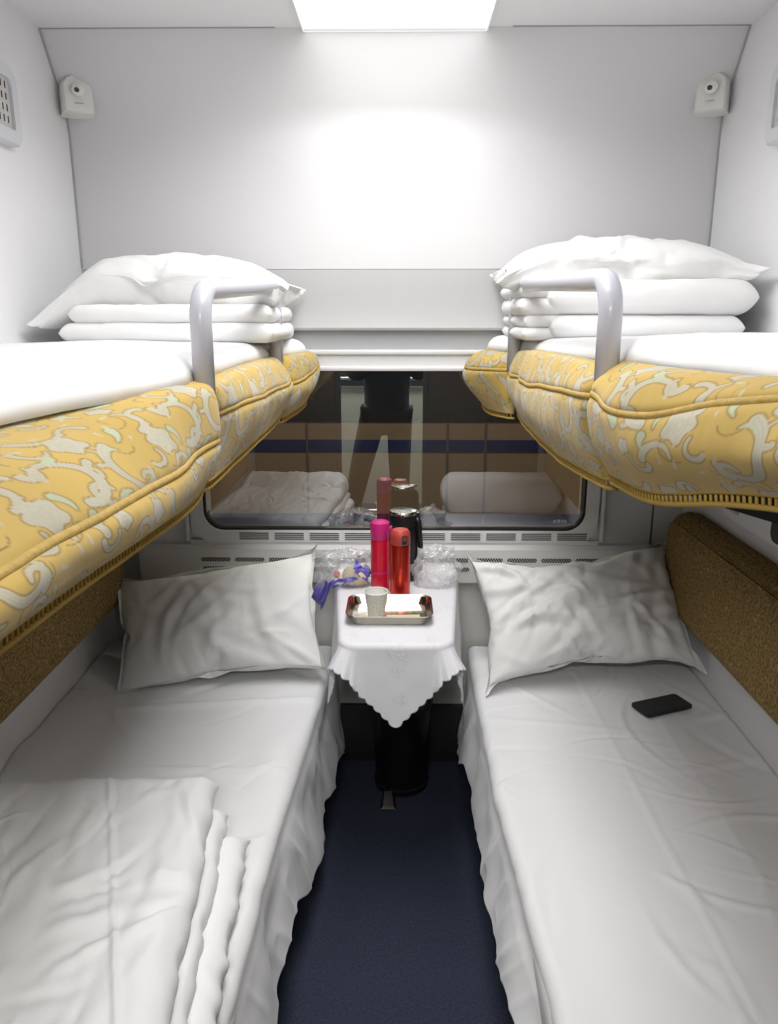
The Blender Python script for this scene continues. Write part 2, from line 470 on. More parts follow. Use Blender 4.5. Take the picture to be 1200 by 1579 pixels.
# panel under the window with two rows of perforated strips
ap = empty('trim_3', (0, YB, .67), kind='structure')
a = MB(); a.prism([(YB + .002, .672), (YB - .020, .672), (YB - .024, .678), (YB - .024, .792), (YB - .016, .806), (YB + .002, .81)], 'x', XL + .11, XR - .098, M['grey'])
a.build('panel_board', ap, loc=(0, -YB, -.67), sharp=25)
for j, zz in enumerate((.757, .725)):
    x = -.662 + j * .004
    while x < .66:
        s_ = MB(); pts = rrect(x, zz - .0068, x + .098, zz + .0068, .006, 4)
        s_.prism([(p[0], p[1]) for p in pts], 'y', YB - .0262, YB - .0235, M['perf'])
        s_.build('perforated_strip', ap, loc=(0, -YB, -.67), smooth=False)
        x += .1135
t = MB()
for x in (-.868, .836): t.box((x - .0025, YB - .003, .1), (x + .0025, YB + .002, 1.45), M['seam'])
S(t.build('trim_4', smooth=False))
S(MB().box((XL + .002, YB - .022, 0), (XR - .002, YB, .22), M['base'], .006).build('shade_board_back'))  # black board stands in for the deep shade along the wall foot

# ------------------------------------------------------------------ ceiling light, reading lamps, wall grilles
cl = empty('ceiling_light', (-.016, 1.62, ZC), label='bright white rectangular ceiling light panel above the window wall', cat='ceiling light')
MB().box((-.248, -.716, -.004), (.248, .72, .006), M['light'], .004).build('diffuser', cl)  # unseen near part lengthened toward the door as front fill
fr = MB(); 
ring([(p[0], p[1]) for p in rrect(-.251, -.72, .251, .724, .004, 2)], [(p[0], p[1]) for p in rrect(-.247, -.716, .247, .719, .004, 2)], -.002, .03, fr, M['white'])
o = fr.build('frame', cl); o.rotation_euler = (-PI / 2, 0, 0); o.location = (0, 0.002, .02)

def reading_lamp(x, rz, label):
    r = empty('reading_lamp', (x, 2.425, 2.105), (0, 0, rz), label=label, cat='reading lamp', group='reading lamps on the end panel'); r.scale = (.88, .88, .88)
    n = 14
    def outline(w, h, y, tz=0):
        pts = [(-w, y, tz)]
        for k in range(n + 1):
            a = PI - PI * k / n
            pts.append((w * math.cos(a), y, tz + (h - w) + w * math.sin(a) * .95))
        pts.append((w, y, tz)); return pts
    rings = [outline(.050, .125, .055), outline(.050, .125, -.005), outline(.047, .121, -.024), outline(.040, .112, -.034, .003)]
    # front face tips forward towards the bottom
    V = []; 
    for i, rg in enumerate(rings):
        for p in rg:
            V.append((p[0], p[1] - (.012 * (1 - p[2] / .125) if i >= 1 else 0) + (.016 * p[2] / .125 if i >= 1 else 0), p[2]))
    m = len(rings[0]); F = []
    for i in range(3):
        for k in range(m): F.append((i * m + k, i * m + (k + 1) % m, (i + 1) * m + (k + 1) % m, (i + 1) * m + k))
    F.append(tuple(range(3 * m, 4 * m))); F.append(tuple(range(m))[::-1])
    MB().add(V, F, M['white']).build('housing', r, sharp=50)
    l = MB(); l.lathe([(.0005, .006), (.012, .007), (.019, .004), (.021, -.002)], M['white'], 28)
    l.build('lens_ring', r, loc=(.0, -.0385, .068), rot=(PI / 2 - .13, 0, 0))
    MB().lathe([(.0003, .002), (.007, .0015), (.0085, -.003)], M['slot'], 20).build('bulb_opening', r, loc=(-.004, -.0465, .066), rot=(PI / 2 - .13, 0, 0))
    MB().box((-.013, -.0495, .026), (.013, -.0455, .0285), M['groove']).build('switch', r)
reading_lamp(XL + .052, math.radians(28), 'small white reading lamp in the upper left corner of the end panel')
reading_lamp(XR - .052, math.radians(-28), 'small white reading lamp in the upper right corner of the end panel')

def wall_grille(x, sx, y1, label):
    r = empty('wall_speaker', (x, y1 - .15, 1.955), label=label, cat='wall grille', group='grey grilles high on the side walls')
    pts = rrect(-.15, 0, .15, .185, (.02, .02, .045, .045), 6)
    f = MB(); pin = rrect(-.118, .036, .122, .152, (.008, .008, .02, .02), 6)
    V = []; F = []; m = len(pts)
    for o_, d in ((pts, 0), (pts, .022), ([(p[0] * .96, (p[1] - .09) * .95 + .09) for p in pts], .030), (pin, .027), (pin, .018)):
        V += [(sx * d, p[0], p[1]) for p in o_]
    for i in range(4):
        for k in range(m): F.append((i * m + k, i * m + (k + 1) % m, (i + 1) * m + (k + 1) % m, (i + 1) * m + k))
    f.add(V, F, M['vent']); f.build('frame', r, sharp=40)
    g = MB(); g.add([(sx * .019, p[0], p[1]) for p in pin], [list(range(m))], M['ventin'])
    R = random.Random(3)
    for iy in range(11):
        for iz in range(4):
            yy = -.105 + iy * .0205; zz = .05 + iz * .026
            g.box((sx * .019 - .0012, yy, zz), (sx * .019 + .0012, yy + .004, zz + .015), M['slot'])
    g.build('grille', r, smooth=False)
wall_grille(XL, 1, 2.105, 'grey rounded grille panel high on the left side wall')
wall_grille(XR, -1, 2.11, 'grey rounded grille panel high on the right side wall')
# control panel under the right upper berth
r = empty('wall_control_panel', (XR, 1.85, 1.0), label='white control panel with grey and black buttons on the right wall above the brown backrest', cat='control panel')
MB().box((-.022, -.30, 0), (.0, .28, .15), M['wall'], .008, 3).build('panel', r)
MB().box((-.027, .175, .026), (-.021, .245, .075), M['strip'], .003).build('button', r)
MB().prism(rrect(-.16, .015, -.02, .075, .025, 5), 'x', -.028, -.021, M['blackp']).build('socket', r)

# ------------------------------------------------------------------ soft shapes
def cosgrid(n, e=.55):
    t = np.linspace(-1, 1, n); return (1 - e) * t + e * np.sin(t * PI / 2)
def slab(w, l, h, nu, nv, r, k=.04, pw=1.0):
    """closed cushion-like slab centred on the origin; returns top, bottom grids (nu, nv, 3) and the parameters"""
    p = cosgrid(nu)[:, None] * np.ones((1, nv)); q = np.ones((nu, 1)) * cosgrid(nv)[None, :]
    x = p * np.sqrt(1 - k * q * q) * w / 2; y = q * np.sqrt(1 - k * p * p) * l / 2
    ex = np.clip((1 - np.abs(p)) * w / 2 / r, 0, 1); ey = np.clip((1 - np.abs(q)) * l / 2 / r, 0, 1)
    e = np.sqrt(1 - (1 - ex) ** 2) * np.sqrt(1 - (1 - ey) ** 2)
    z = h / 2 * e ** pw
    return np.stack([x, y, z], -1), np.stack([x, y, -z], -1), p, q, e
def closed(mb, T, B, m):
    """join top and bottom grids that share their border"""
    n, k = T.shape[:2]; V = list(T.reshape(-1, 3)); idx = np.full((n, k), -1); 
    for i in range(n):
        for j in range(k):
            if i in (0, n - 1) or j in (0, k - 1): idx[i, j] = i * k + j
            else: idx[i, j] = len(V); V.append(B[i, j])
    F = []
    for i in range(n - 1):
        for j in range(k - 1):
            F.append((i * k + j, (i + 1) * k + j, (i + 1) * k + j + 1, i * k + j + 1))
            F.append((idx[i, j], idx[i, j + 1], idx[i + 1, j + 1], idx[i + 1, j]))
    mb.add(V, F, m)

# ------------------------------------------------------------------ lower berths
def lower_berth(sx, xw, xe, label):
    r = empty('lower_berth', ((xw + xe) / 2, 1.45, 0), label=label, cat='bed', group='lower berths')
    a, b = sorted((xw - (xw + xe) / 2 + sx * .004, xe - (xw + xe) / 2 - sx * .03))
    MB().box((a, -.98, 0), (b, .92, .30), M['base'], .006).build('base', r)
    a, b = sorted((xw - (xw + xe) / 2 + sx * .006, xe - (xw + xe) / 2 - sx * .012))
    MB().box((a, -1.0, .30), (b, 1.0, .432), M['matt'], .03, 3).build('mattress', r)
lower_berth(1, XL, -.262, 'left lower berth with dark base and mattress under a white sheet')
lower_berth(-1, XR, .236, 'right lower berth with dark base and mattress under a white sheet')

def lower_sheet(sx, xw, edge, hem, flare, seed, label, extra):
    """sheet drawn over the mattress, falling over the aisle edge in loose folds"""
    ny, nx = 300, 150
    ys = np.linspace(.44, 2.452, ny)[:, None]; one = np.ones((1, nx))
    Y = ys * one
    xe = interp(ys[:, 0], edge)[:, None]; hz = interp(ys[:, 0], hem)[:, None]
    hz = hz + .012 * fbm(ys * 6, ys * 0, seed + 3) * 2
    W = np.abs(xe - xw) - .002
    rad = .028; zt = .448
    drop = np.maximum(zt - hz - rad, .03)
    total = (W - rad) + rad * PI / 2 + drop
    tt = np.linspace(0, 1, nx)[None, :]
    # more rows near the edge and the fall
    s = np.where(tt < .5, tt / .5 * .72, .72 + (tt - .5) / .5 * .28) * total
    flat = W - rad
    a = np.clip((s - flat) / (rad * PI / 2), 0, 1) * PI / 2
    d = np.clip(s - flat - rad * PI / 2, 0, None)
    lx = np.minimum(s, flat) + rad * np.sin(a)
    z = zt - rad * (1 - np.cos(a)) - d
    # folds of the fall
    dn = d / np.maximum(drop, .01)
    f1 = fbm(Y * 3.2 + 1.1 * d, d * 1.5, seed, 3); f2 = ridged(Y * 7 - 3.5 * d, d * 2.0, seed + 5, 2)
    fold = flare * (.35 + .65 * dn) * (dn > 0) * dn ** .7 + (.055 * f1 + .020 * f2) * sstep(0, .12, d)
    lx = lx + fold * sstep(0, .05, d)
    # folds on top
    on = 1 - sstep(-.02, .03, s - flat)
    X = s
    bump = .006 * fbm(X * 5, Y * 3, seed + 9) + .0035 * ridged(X * 3 + Y * 1.5, Y * 3 - X, seed + 12, 2) + creases(X, Y, seed + 2, 34, .005, (0, .75), (.9, 2.4), (.1, .45), .007)
    edgewave = (.012 * fbm(Y * 5, Y * 0, seed + 21, 3) + .006 * fbm(Y * 16, Y * 0, seed + 22, 2)) * sstep(-.12, .02, s - flat)
    z = z + bump * (on + .4 * (1 - on)) + extra(X, Y) * on + edgewave * .8
    lx = lx + edgewave
    z = np.maximum(z, .012)
    P = np.stack([xw + sx * (.001 + lx), Y, z], -1)
    if sx < 0: P = P[:, ::-1]
    mb = MB(); mb.grid(P, M['linen'])
    o = mb.build('bed_sheet', sharp=0)
    o.modifiers.new('hem', 'SOLIDIFY').thickness = .0022; o.modifiers['hem'].offset = 0
    return tag(o, label, 'sheet', 'sheets on the lower berths')
def exl(X, Y):
    return .010 * np.exp(-((Y - 1.98 - .12 * X) / .016) ** 2) * sstep(.1, .25, X) + .006 * np.exp(-((Y - 1.72 + .04 * X) / .012) ** 2) * sstep(.2, .35, X) \
        + .02 * sstep(.16, 0, X) * sstep(1.6, 1.75, Y) * (.4 + vnoise(Y * 8, Y * 0, 3)) + .016 * np.exp(-((X - .66) / .05) ** 2) * np.exp(-((Y - 1.75) / .12) ** 2)
def exr(X, Y):
    d1 = X - .36 - .02 * (Y - 1.5)
    return .0035 * np.exp(-(d1 / .006) ** 2) + .002 * np.exp(-((X - .20) / .008) ** 2) + .005 * np.exp(-((Y - 2.05 - 1.3 * (X - .50)) / .012) ** 2) * np.exp(-((X - .53) / .08) ** 2)
lower_sheet(1, XL, [(.4, -.285), (1.0, -.276), (1.4, -.27), (1.8, -.25), (2.25, -.222), (2.45, -.215)],
            [(.4, .16), (1.2, .17), (1.42, .20), (1.52, .215), (1.62, .15), (1.9, .10), (1.98, .17), (2.1, .13), (2.2, .19), (2.3, .10), (2.45, .06)], .034, 11,
            'white cotton sheet rumpled over the left lower berth', exl)
lower_sheet(-1, XR, [(.4, .262), (1.1, .255), (1.7, .228), (2.33, .232), (2.45, .238)],
            [(.4, .27), (1.1, .30), (1.36, .25), (1.77, .22), (2.05, .25), (2.15, .19), (2.3, .12), (2.45, .1)], .030, 47,
            'smooth white cotton sheet on the right lower berth with phone', exr)

# brown padded backrests on the side walls
def backrest(x, sx, label):
    r = empty('padded_backrest', (x, 1.4, .64), label=label, cat='backrest', group='brown backrests on the side walls')
    y0, y1, z1, th = -.95, 1.045, .315, .085
    n = 120; ys = np.linspace(0, 1, n)
    # closed profile in (depth, z)
    pr = [(0, 0), (.055, 0), (.074, .008), (.082, .03), (.086, .12), (.084, .22), (.078, .262), (.070, .278)]
    top = [(.060, .296), (.040, .310), (.018, .315), (0, .312)]
    allp = pr + top
    P = np.zeros((n, len(allp), 3))
    for i, u in enumerate(ys):
        e = max(0, 1 - max(0, (u - .955) / .045) ** 2.2)
        e2 = math.sqrt(max(0, 1 - max(0, (u - .93) / .07) ** 2)) 
        for j, (d, z) in enumerate(allp):
            zz = z * (.80 + .20 * e2) if z > .1 else z
            P[i, j] = (sx * (d * max(.12, e ** .5) + .001), y0 + (y1 - y0) * u, zz)
    mb = MB(); V, F = grid_geo(P); mb.add(V, F, M['brown'])
    k = len(allp); mb.add([P[-1, j] for j in range(k)], [list(range(k))], M['brown']); mb.add([P[0, j] for j in range(k)], [list(range(k))[::-1]], M['brown'])
    mb.build('cushion', r, sharp=0)
    MB().tube([tuple(P[i, 7] + np.array([sx * .0015, 0, .001])) for i in range(0, n, 2)], .0028, M['brown'], 6).build('piping', r, sharp=0)
backrest(XL, 1, 'brown patterned padded backrest along the left side wall')
backrest(XR, -1, 'brown patterned padded backrest along the right side wall')

# ------------------------------------------------------------------ upper berths
GOLD = np.array((.46, .315, .075)); PALE = np.array((.41, .385, .295)); LINE = np.array((.17, .115, .045)); LEAF = np.array((.36, .40, .27)); GREY = np.array((.42, .38, .28))
def arc(cx, cy, r, a0, a1, n=14, sq=1.0):
    return [(cx + r * math.cos(a0 + (a1 - a0) * k / n), cy + sq * r * math.sin(a0 + (a1 - a0) * k / n)) for k in range(n + 1)]
def motif_strokes(seed):
    """one repeat (0.30 x 0.28 m) of the floral print: list of (polyline, width0, width1, colour) and roses"""
    R = random.Random(seed); st = []; ro = []
    for (x, y, r) in ((.055, .20, .027), (.20, .075, .024), (.255, .225, .018), (.115, .045, .015), (.03, .10, .014), (.16, .235, .013)):
        ro.append((x, y, r, R.uniform(0, 6)))
    def sc(cx, cy, r, a0, a1, w=.0075, sq=1.0, c=0): st.append((arc(cx, cy, r, a0, a1, 14, sq), w * .45, w, c))
    sc(.135, .155, .042, -2.6, 1.7, .0085); sc(.165, .185, .017, 1.2, 5.2, .006); sc(.10, .125, .014, -1.0, 2.8, .006)
    sc(.255, .135, .036, .4, 4.3, .0085, 1.2); sc(.275, .165, .013, 3.4, 7.4, .006); sc(.225, .155, .05, 2.6, 3.9, .006)
    sc(.04, .035, .034, -.2, 3.3, .0075); sc(.075, .03, .012, 3.0, 6.6, .005)
    sc(.19, .015, .04, .5, 2.6, .0065); sc(.09, .255, .028, 3.4, 6.1, .0065); sc(.215, .265, .025, 2.9, 5.9, .006)
    sc(.02, .155, .03, -1.3, 1.1, .0065)
    for (x, y, a, L) in ((.09, .175, .6, .03), (.15, .10, 2.2, .032), (.23, .105, -.6, .028), (.285, .06, 1.4, .03), (.06, .075, 2.5, .028), (.19, .20, -1.1, .03), (.12, .215, 1.2, .026), (.28, .255, .2, .026)):
        st.append(([(x + L * t * math.cos(a + .6 * t), y + L * t * math.sin(a + .6 * t)) for t in np.linspace(0, 1, 6)], .0075, .0012, 1))
    for (x, y, a, L) in ((.08, .22, .9, .05), (.18, .06, 2.6, .045), (.24, .20, 4.4, .045), (.13, .03, 1.2, .04), (.02, .13, .7, .05), (.20, .25, 5.2, .05), (.29, .10, 1.8, .05), (.10, .10, 4.0, .04)):
        st.append(([(x + L * t * math.cos(a + 1.5 * t), y + L * t * math.sin(a + 1.5 * t)) for t in np.linspace(0, 1, 8)], .0011, .0007, 2))
    for (cx, cy, r, a0, a1, w) in ((.065, .145, .022, 2.0, 5.0, .0045), (.205, .115, .018, -1.2, 1.8, .0045), (.145, .075, .020, .3, 3.4, .0045), (.275, .205, .016, 2.6, 5.6, .004),
                                   (.125, .255, .018, -.4, 2.8, .0045), (.245, .045, .022, 3.2, 5.8, .0045), (.175, .145, .014, 4.0, 7.0, .004), (.015, .235, .018, -.8, 2.2, .0045), (.235, .265, .014, .4, 3.0, .004)):
        sc(cx, cy, r, a0, a1, w)
    for k in range(26):
        x = R.uniform(0, .30); y = R.uniform(0, .28); a = R.uniform(0, 6.28)
        st.append(([(x + .012 * t * math.cos(a), y + .012 * t * math.sin(a)) for t in (0, .5, 1)], .0028, .001, 3))
    return st, ro
STROKES, ROSES = motif_strokes(5)
TW, TH = .30, .28
def paint(U, Vv):
    """fabric print colour at cloth coordinates (metres)"""
    sh = U.shape; u0 = U.ravel() * 1.3; v0 = Vv.ravel() * 1.3
    # half-drop repeat
    col_i = np.floor(u0 / TW); u = u0 - col_i * TW; v = np.mod(v0 + col_i * .11, TH)
    wu = u + 0.0030 * (vnoise(u0 * 48, v0 * 48, 1) - .5); wv = v + 0.0030 * (vnoise(u0 * 48, v0 * 48, 2) - .5)
    best = np.full(u.shape, 1.0); kind = np.full(u.shape, -1); inner = np.zeros(u.shape)
    def upd(sd, k, inn=None):
        m = sd < best
        best[m] = sd[m]; kind[m] = k
        inner[m] = 0 if inn is None else inn[m]
    for dx in (-TW, 0, TW):
        for dy in (-TH, 0, TH):
            for (pl, w0, w1, k) in STROKES:
                xs = [p[0] for p in pl]; ys = [p[1] for p in pl]; mg = .02
                sel = np.nonzero((wu > min(xs) + dx - mg) & (wu < max(xs) + dx + mg) & (wv > min(ys) + dy - mg) & (wv < max(ys) + dy + mg))[0]
                if len(sel) == 0: continue
                pu = wu[sel]; pv = wv[sel]; sd = np.full(pu.shape, 1.0); n = len(pl) - 1
                ct = np.zeros(pu.shape)
                for i in range(n):
                    ax, ay = pl[i][0] + dx, pl[i][1] + dy; bx, by = pl[i + 1][0] + dx, pl[i + 1][1] + dy
                    ex, ey = bx - ax, by - ay; L2 = ex * ex + ey * ey + 1e-12
                    tq = np.clip(((pu - ax) * ex + (pv - ay) * ey) / L2, 0, 1)
                    dd = np.hypot(pu - ax - tq * ex, pv - ay - tq * ey); w = w0 + (w1 - w0) * (i + tq) / n
                    q = dd - w; mm = q < sd; sd[mm] = q[mm]; ct[mm] = (np.abs(dd - w * .35) < .0011)[mm]
                b = best[sel]; m = sd < b
                best[sel[m]] = sd[m]; kind[sel[m]] = k; inner[sel[m]] = ct[m] if k in (0,) else 0
            for (x, y, r, ph) in ROSES:
                sel = np.nonzero((np.abs(wu - x - dx) < r * 1.5) & (np.abs(wv - y - dy) < r * 1.5))[0]
                if len(sel) == 0: continue
                a = np.arctan2(wv[sel] - y - dy, wu[sel] - x - dx); d = np.hypot(wu[sel] - x - dx, wv[sel] - y - dy)
                R1 = r * (1 + .13 * np.cos(5 * a + ph)); sd = d - R1
                tw = .0014
                inn = (np.abs(d - R1 * .58 - .003 * np.cos(3 * a)) < tw) | (np.abs(d - R1 * .28) < tw) | ((np.abs(np.sin(2.5 * a + ph / 2)) < .10) & (d > R1 * .58))
                m = sd < best[sel]
                best[sel[m]] = sd[m]; kind[sel[m]] = 0; inner[sel[m]] = inn[m] * 1.0
    fade = .86 + .28 * vnoise(u0 * 14, v0 * 14, 8)
    out = GOLD[None, :] * (.93 + .14 * vnoise(u0 * 9, v0 * 9, 4))[:, None]
    K = np.array([PALE, LEAF, LINE, GREY]); aa = .0009
    has = kind >= 0; kc = K[np.clip(kind, 0, 3)] * np.clip(fade, 0, 1.05)[:, None]
    kc = np.where((inner > 0)[:, None], kc * .5 + GREY * .42, kc)
    al = np.clip(.5 - best / (2 * aa), 0, 1) * has
    lo = np.clip(1 - np.abs(best - .0014) / .0026, 0, 1) * (has & (kind < 2)) * .8
    out = out * (1 - lo[:, None]) + LINE * lo[:, None]
    out = out * (1 - al[:, None]) + kc * al[:, None]
    return out.reshape(sh + (3,))

def cr(P, n):
    """Catmull-Rom through control points (k, d) -> n samples"""
    P = np.asarray(P, float); k = len(P); Q = np.vstack([2 * P[0] - P[1], P, 2 * P[-1] - P[-2]])
    t = np.linspace(0, k - 1 - 1e-9, n); i = t.astype(int); f = (t - i)[:, None]
    a, b, c_, d = Q[i], Q[i + 1], Q[i + 2], Q[i + 3]
    return .5 * ((2 * b) + (c_ - a) * f + (2 * a - 5 * b + 4 * c_ - d) * f ** 2 + (3 * b - a - 3 * c_ + d) * f ** 3)

def valance(root, rl, stations, seed, curl0, curl1, ns, nt, pucker=.004, uoff=0.0, us=.8):
    """one hanging upholstered valance. stations: (y, [(x,z) x5]) top edge, shoulder, piping, belly, hem"""
    ys = np.array([s_[0] for s_ in stations]); K = np.array([s_[1] for s_ in stations])       # (m,5,2)
    yy = np.linspace(ys[0], ys[-1], ns)
    prof = np.zeros((ns, 5, 2))
    for a in range(5):
        for b in range(2):
            sm = cr(np.stack([ys, K[:, a, b]], 1), 400); prof[:, a, b] = np.interp(yy, sm[:, 0], sm[:, 1])
    P = np.zeros((ns, nt, 3)); q = np.linspace(0, 1, nt)
    sgn = -1 if K[0, 0, 0] < 0 else 1
    s = np.linspace(0, 1, ns)
    for i in range(ns):
        c2 = cr(prof[i], nt); P[i, :, 0] = c2[:, 0]; P[i, :, 2] = c2[:, 1]; P[i, :, 1] = yy[i]
    A = np.ones((ns, 1)) * q[None, :]; Yg = yy[:, None] * np.ones((1, nt))
    L = yy[-1] - yy[0]
    e0 = np.exp(-((yy - yy[0]) / curl0)) if curl0 else 0 * yy
    e1 = np.exp(-((yy[-1] - yy) / curl1)) if curl1 else 0 * yy
    endc = (e0 ** 1.6 + e1 ** 1.6)[:, None]
    P[..., 0] += sgn * .045 * endc * (.35 + .65 * np.sin(np.clip(A, 0, 1) * PI))     # the ends turn back towards the berth
    # vertical puckers running from the piping seam
    pk = fbm(Yg * 13, A * 1.8, seed, 3) * 2.0; pk2 = fbm(Yg * 5, A * 1.2, seed + 4, 2)
    env = np.exp(-((A - .5) / .33) ** 2)
    P[..., 0] -= sgn * (pucker * pk * (.35 + .8 * env) + .034 * pk2 * np.sin(A * PI))
    P[..., 2] += .026 * fbm(Yg * 4.5, A * 1.5, seed + 8, 2) * env
    # crease along the seam
    P[..., 0] += sgn * .007 * np.exp(-((A - .5) / .035) ** 2)
    # cloth coordinates
    dv = np.linalg.norm(np.diff(P[:, :, :], axis=1), axis=2); vv = np.concatenate([np.zeros((ns, 1)), np.cumsum(dv, 1)], 1)
    uu = Yg * us + uoff
    colr = paint(uu, vv)
    V, F = grid_geo(P if sgn < 0 else P)
    me = mesh_of('valance', V, F, [M['gold']])
    ca = me.color_attributes.new('print', 'FLOAT_COLOR', 'POINT')
    ca.data.foreach_set('color', np.concatenate([colr.reshape(-1, 3), np.ones((ns * nt, 1))], 1).ravel())
    vo = obj('valance', me, root, loc=rl)
    so = vo.modifiers.new('cloth', 'SOLIDIFY'); so.thickness = .004; so.offset = -1 if sgn < 0 else 1
    jp = int(round(.5 * (nt - 1)))
    off = np.array([-sgn * .004, 0, 0])
    step = max(1, ns // 110)
    pts = [tuple(P[i, jp] + off) for i in range(0, ns, step)]
    if len(pts) > 2: MB().tube(pts, .0062, M['cord'], 8).build('piping', vo, sharp=0)
    # lace hem: two cords with little bars between
    lb = MB()
    h0 = [P[i, -1] for i in range(0, ns, step)]
    lb.tube([tuple(p + off * .4) for p in h0], .0040, M['lace'], 6)
    lo = [p + np.array([sgn * .002, 0, -.016]) for p in h0]
    lb.tube([tuple(p) for p in lo], .0036, M['lace'], 6)
    Ltot = yy[-1] - yy[0]; nb = int(Ltot / .010)
    hx = np.array(h0); lx = np.array(lo)
    for k in range(nb):
        y = yy[0] + (k + .5) * Ltot / nb
        a = [np.interp(y, hx[:, 1], hx[:, d]) for d in range(3)]; b = [np.interp(y, lx[:, 1], lx[:, d]) for d in range(3)]
        lb.tube([tuple(a), tuple(b)], .0022, M['lace'], 5)
    lb.build('lace_trim', vo, sharp=0)
    return vo

def upper_berth(sx, xw, segs, posts, edge, label):
    root_loc = (xw + sx * .3, 1.4, 1.40)
    r = empty('upper_berth', root_loc, label=label, cat='bunk bed', group='upper berths')
    rl = tuple(-a for a in root_loc)
    ey = np.linspace(.37, 2.455, 60); ex = interp(ey, edge)
    def outline(m): return [(xw + sx * .004, .37)] + [(x - sx * m, y) for x, y in zip(ex, ey)] + [(xw + sx * .004, 2.455)]
    MB().prism(outline(.05), 'z', 1.30, 1.36, M['base']).build('berth_board', r, loc=rl, sharp=30)
    MB().prism(outline(.03), 'z', 1.36, 1.415, M['base']).build('mattress', r, loc=rl, sharp=30)
    for sg in segs: valance(r, rl, **sg)
    # tubular guard rail
    (xp, ya, yb, za, zb, dxa) = posts
    pts = [(xp, ya, 1.395), (xp, ya, za - .055)]
    for k in range(1, 8):
        t = k / 8 * PI / 2; pts.append((xp, ya + .055 * (1 - math.cos(t)), za - .055 + .055 * math.sin(t)))
    pts += [(xp, ya + .055, za), (xp, yb - .055, zb)]
    for k in range(1, 8):
        t = k / 8 * PI / 2; pts.append((xp, yb - .055 + .055 * math.sin(t), zb - .055 * (1 - math.cos(t))))
    pts += [(xp, yb, zb - .055), (xp, yb, 1.395)]
    MB().tube(pts, .0185, M['rail'], 18).build('guard_rail', r, loc=rl, sharp=0)
    return r

EDGE_L = [(.38, -.56), (.7, -.53), (.93, -.472), (1.1, -.41), (1.28, -.345), (1.36, -.352), (2.12, -.352), (2.2, -.34), (2.38, -.275), (2.452, -.30)]
EDGE_R = [(.38, .53), (.62, .50), (.85, .445), (1.03, .375), (1.2, .338), (1.25, .345), (2.2, .345), (2.28, .30), (2.40, .262), (2.452, .29)]
def stn(y, *p): return (y, list(p))
L_near = [stn(.36, (-.56, 1.395), (-.43, 1.385), (-.335, 1.335), (-.33, 1.30), (-.36, 1.275)),
          stn(.70, (-.55, 1.405), (-.42, 1.390), (-.335, 1.332), (-.328, 1.298), (-.355, 1.272)),
          stn(1.0, (-.47, 1.420), (-.38, 1.40), (-.322, 1.332), (-.318, 1.290), (-.345, 1.264)),
          stn(1.22, (-.375, 1.435), (-.335, 1.415), (-.312, 1.335), (-.315, 1.295), (-.34, 1.256)),
          stn(1.350, (-.350, 1.436), (-.322, 1.42), (-.312, 1.335), (-.322, 1.295), (-.35, 1.26))]
L_mid = [stn(1.348, (-.36, 1.432), (-.325, 1.42), (-.312, 1.375), (-.325, 1.31), (-.345, 1.258)),
         stn(1.65, (-.36, 1.438), (-.320, 1.43), (-.297, 1.378), (-.305, 1.33), (-.33, 1.275)),
         stn(2.0, (-.36, 1.438), (-.320, 1.43), (-.295, 1.380), (-.30, 1.34), (-.325, 1.285)),
         stn(2.150, (-.36, 1.438), (-.330, 1.43), (-.305, 1.385), (-.31, 1.345), (-.33, 1.295))]
L_far = [stn(2.150, (-.36, 1.436), (-.320, 1.425), (-.300, 1.365), (-.305, 1.32), (-.33, 1.272)),
         stn(2.30, (-.36, 1.438), (-.285, 1.43), (-.262, 1.385), (-.265, 1.34), (-.30, 1.285)),
         stn(2.40, (-.36, 1.44), (-.275, 1.435), (-.248, 1.405), (-.255, 1.36), (-.29, 1.30)),
         stn(2.45, (-.38, 1.44), (-.30, 1.435), (-.275, 1.41), (-.28, 1.37), (-.31, 1.32))]
R_near = [stn(.36, (.54, 1.475), (.50, 1.495), (.46, 1.492), (.42, 1.445), (.46, 1.415)),
          stn(.62, (.50, 1.478), (.45, 1.492), (.41, 1.484), (.375, 1.43), (.425, 1.392)),
          stn(.85, (.435, 1.478), (.39, 1.482), (.352, 1.458), (.338, 1.40), (.380, 1.358)),
          stn(1.03, (.37, 1.478), (.33, 1.467), (.304, 1.417), (.306, 1.365), (.345, 1.318)),
          stn(1.228, (.345, 1.478), (.315, 1.46), (.292, 1.432), (.305, 1.36), (.335, 1.305))]
R_mid = [stn(1.226, (.345, 1.466), (.32, 1.455), (.300, 1.42), (.315, 1.34), (.335, 1.292)),
         stn(1.55, (.345, 1.468), (.315, 1.46), (.295, 1.408), (.295, 1.34), (.325, 1.277)),
         stn(1.95, (.345, 1.462), (.318, 1.45), (.297, 1.390), (.30, 1.335), (.325, 1.28)),
         stn(2.232, (.345, 1.45), (.325, 1.44), (.300, 1.395), (.305, 1.345), (.335, 1.29))]
R_far = [stn(2.230, (.345, 1.45), (.310, 1.435), (.285, 1.395), (.29, 1.345), (.315, 1.275)),
         stn(2.36, (.345, 1.45), (.250, 1.435), (.215, 1.395), (.222, 1.345), (.27, 1.275)),
         stn(2.42, (.345, 1.45), (.245, 1.435), (.207, 1.40), (.215, 1.355), (.255, 1.295)),
         stn(2.455, (.35, 1.45), (.27, 1.435), (.235, 1.41), (.24, 1.375), (.275, 1.32))]
upper_berth(1, XL, [dict(stations=L_near, seed=2, curl0=0, curl1=.012, ns=640, nt=170, uoff=.0, us=.68),
                    dict(stations=L_mid, seed=8, curl0=.012, curl1=.012, ns=330, nt=110, pucker=.005, us=.7, uoff=.3),
                    dict(stations=L_far, seed=14, curl0=.012, curl1=.012, ns=100, nt=70, pucker=.006, uoff=.5)],
            (-.338, 1.345, 2.15, 1.592, 1.622, 0), EDGE_L, 'left upper berth with gold floral valances and grey tubular guard rail')
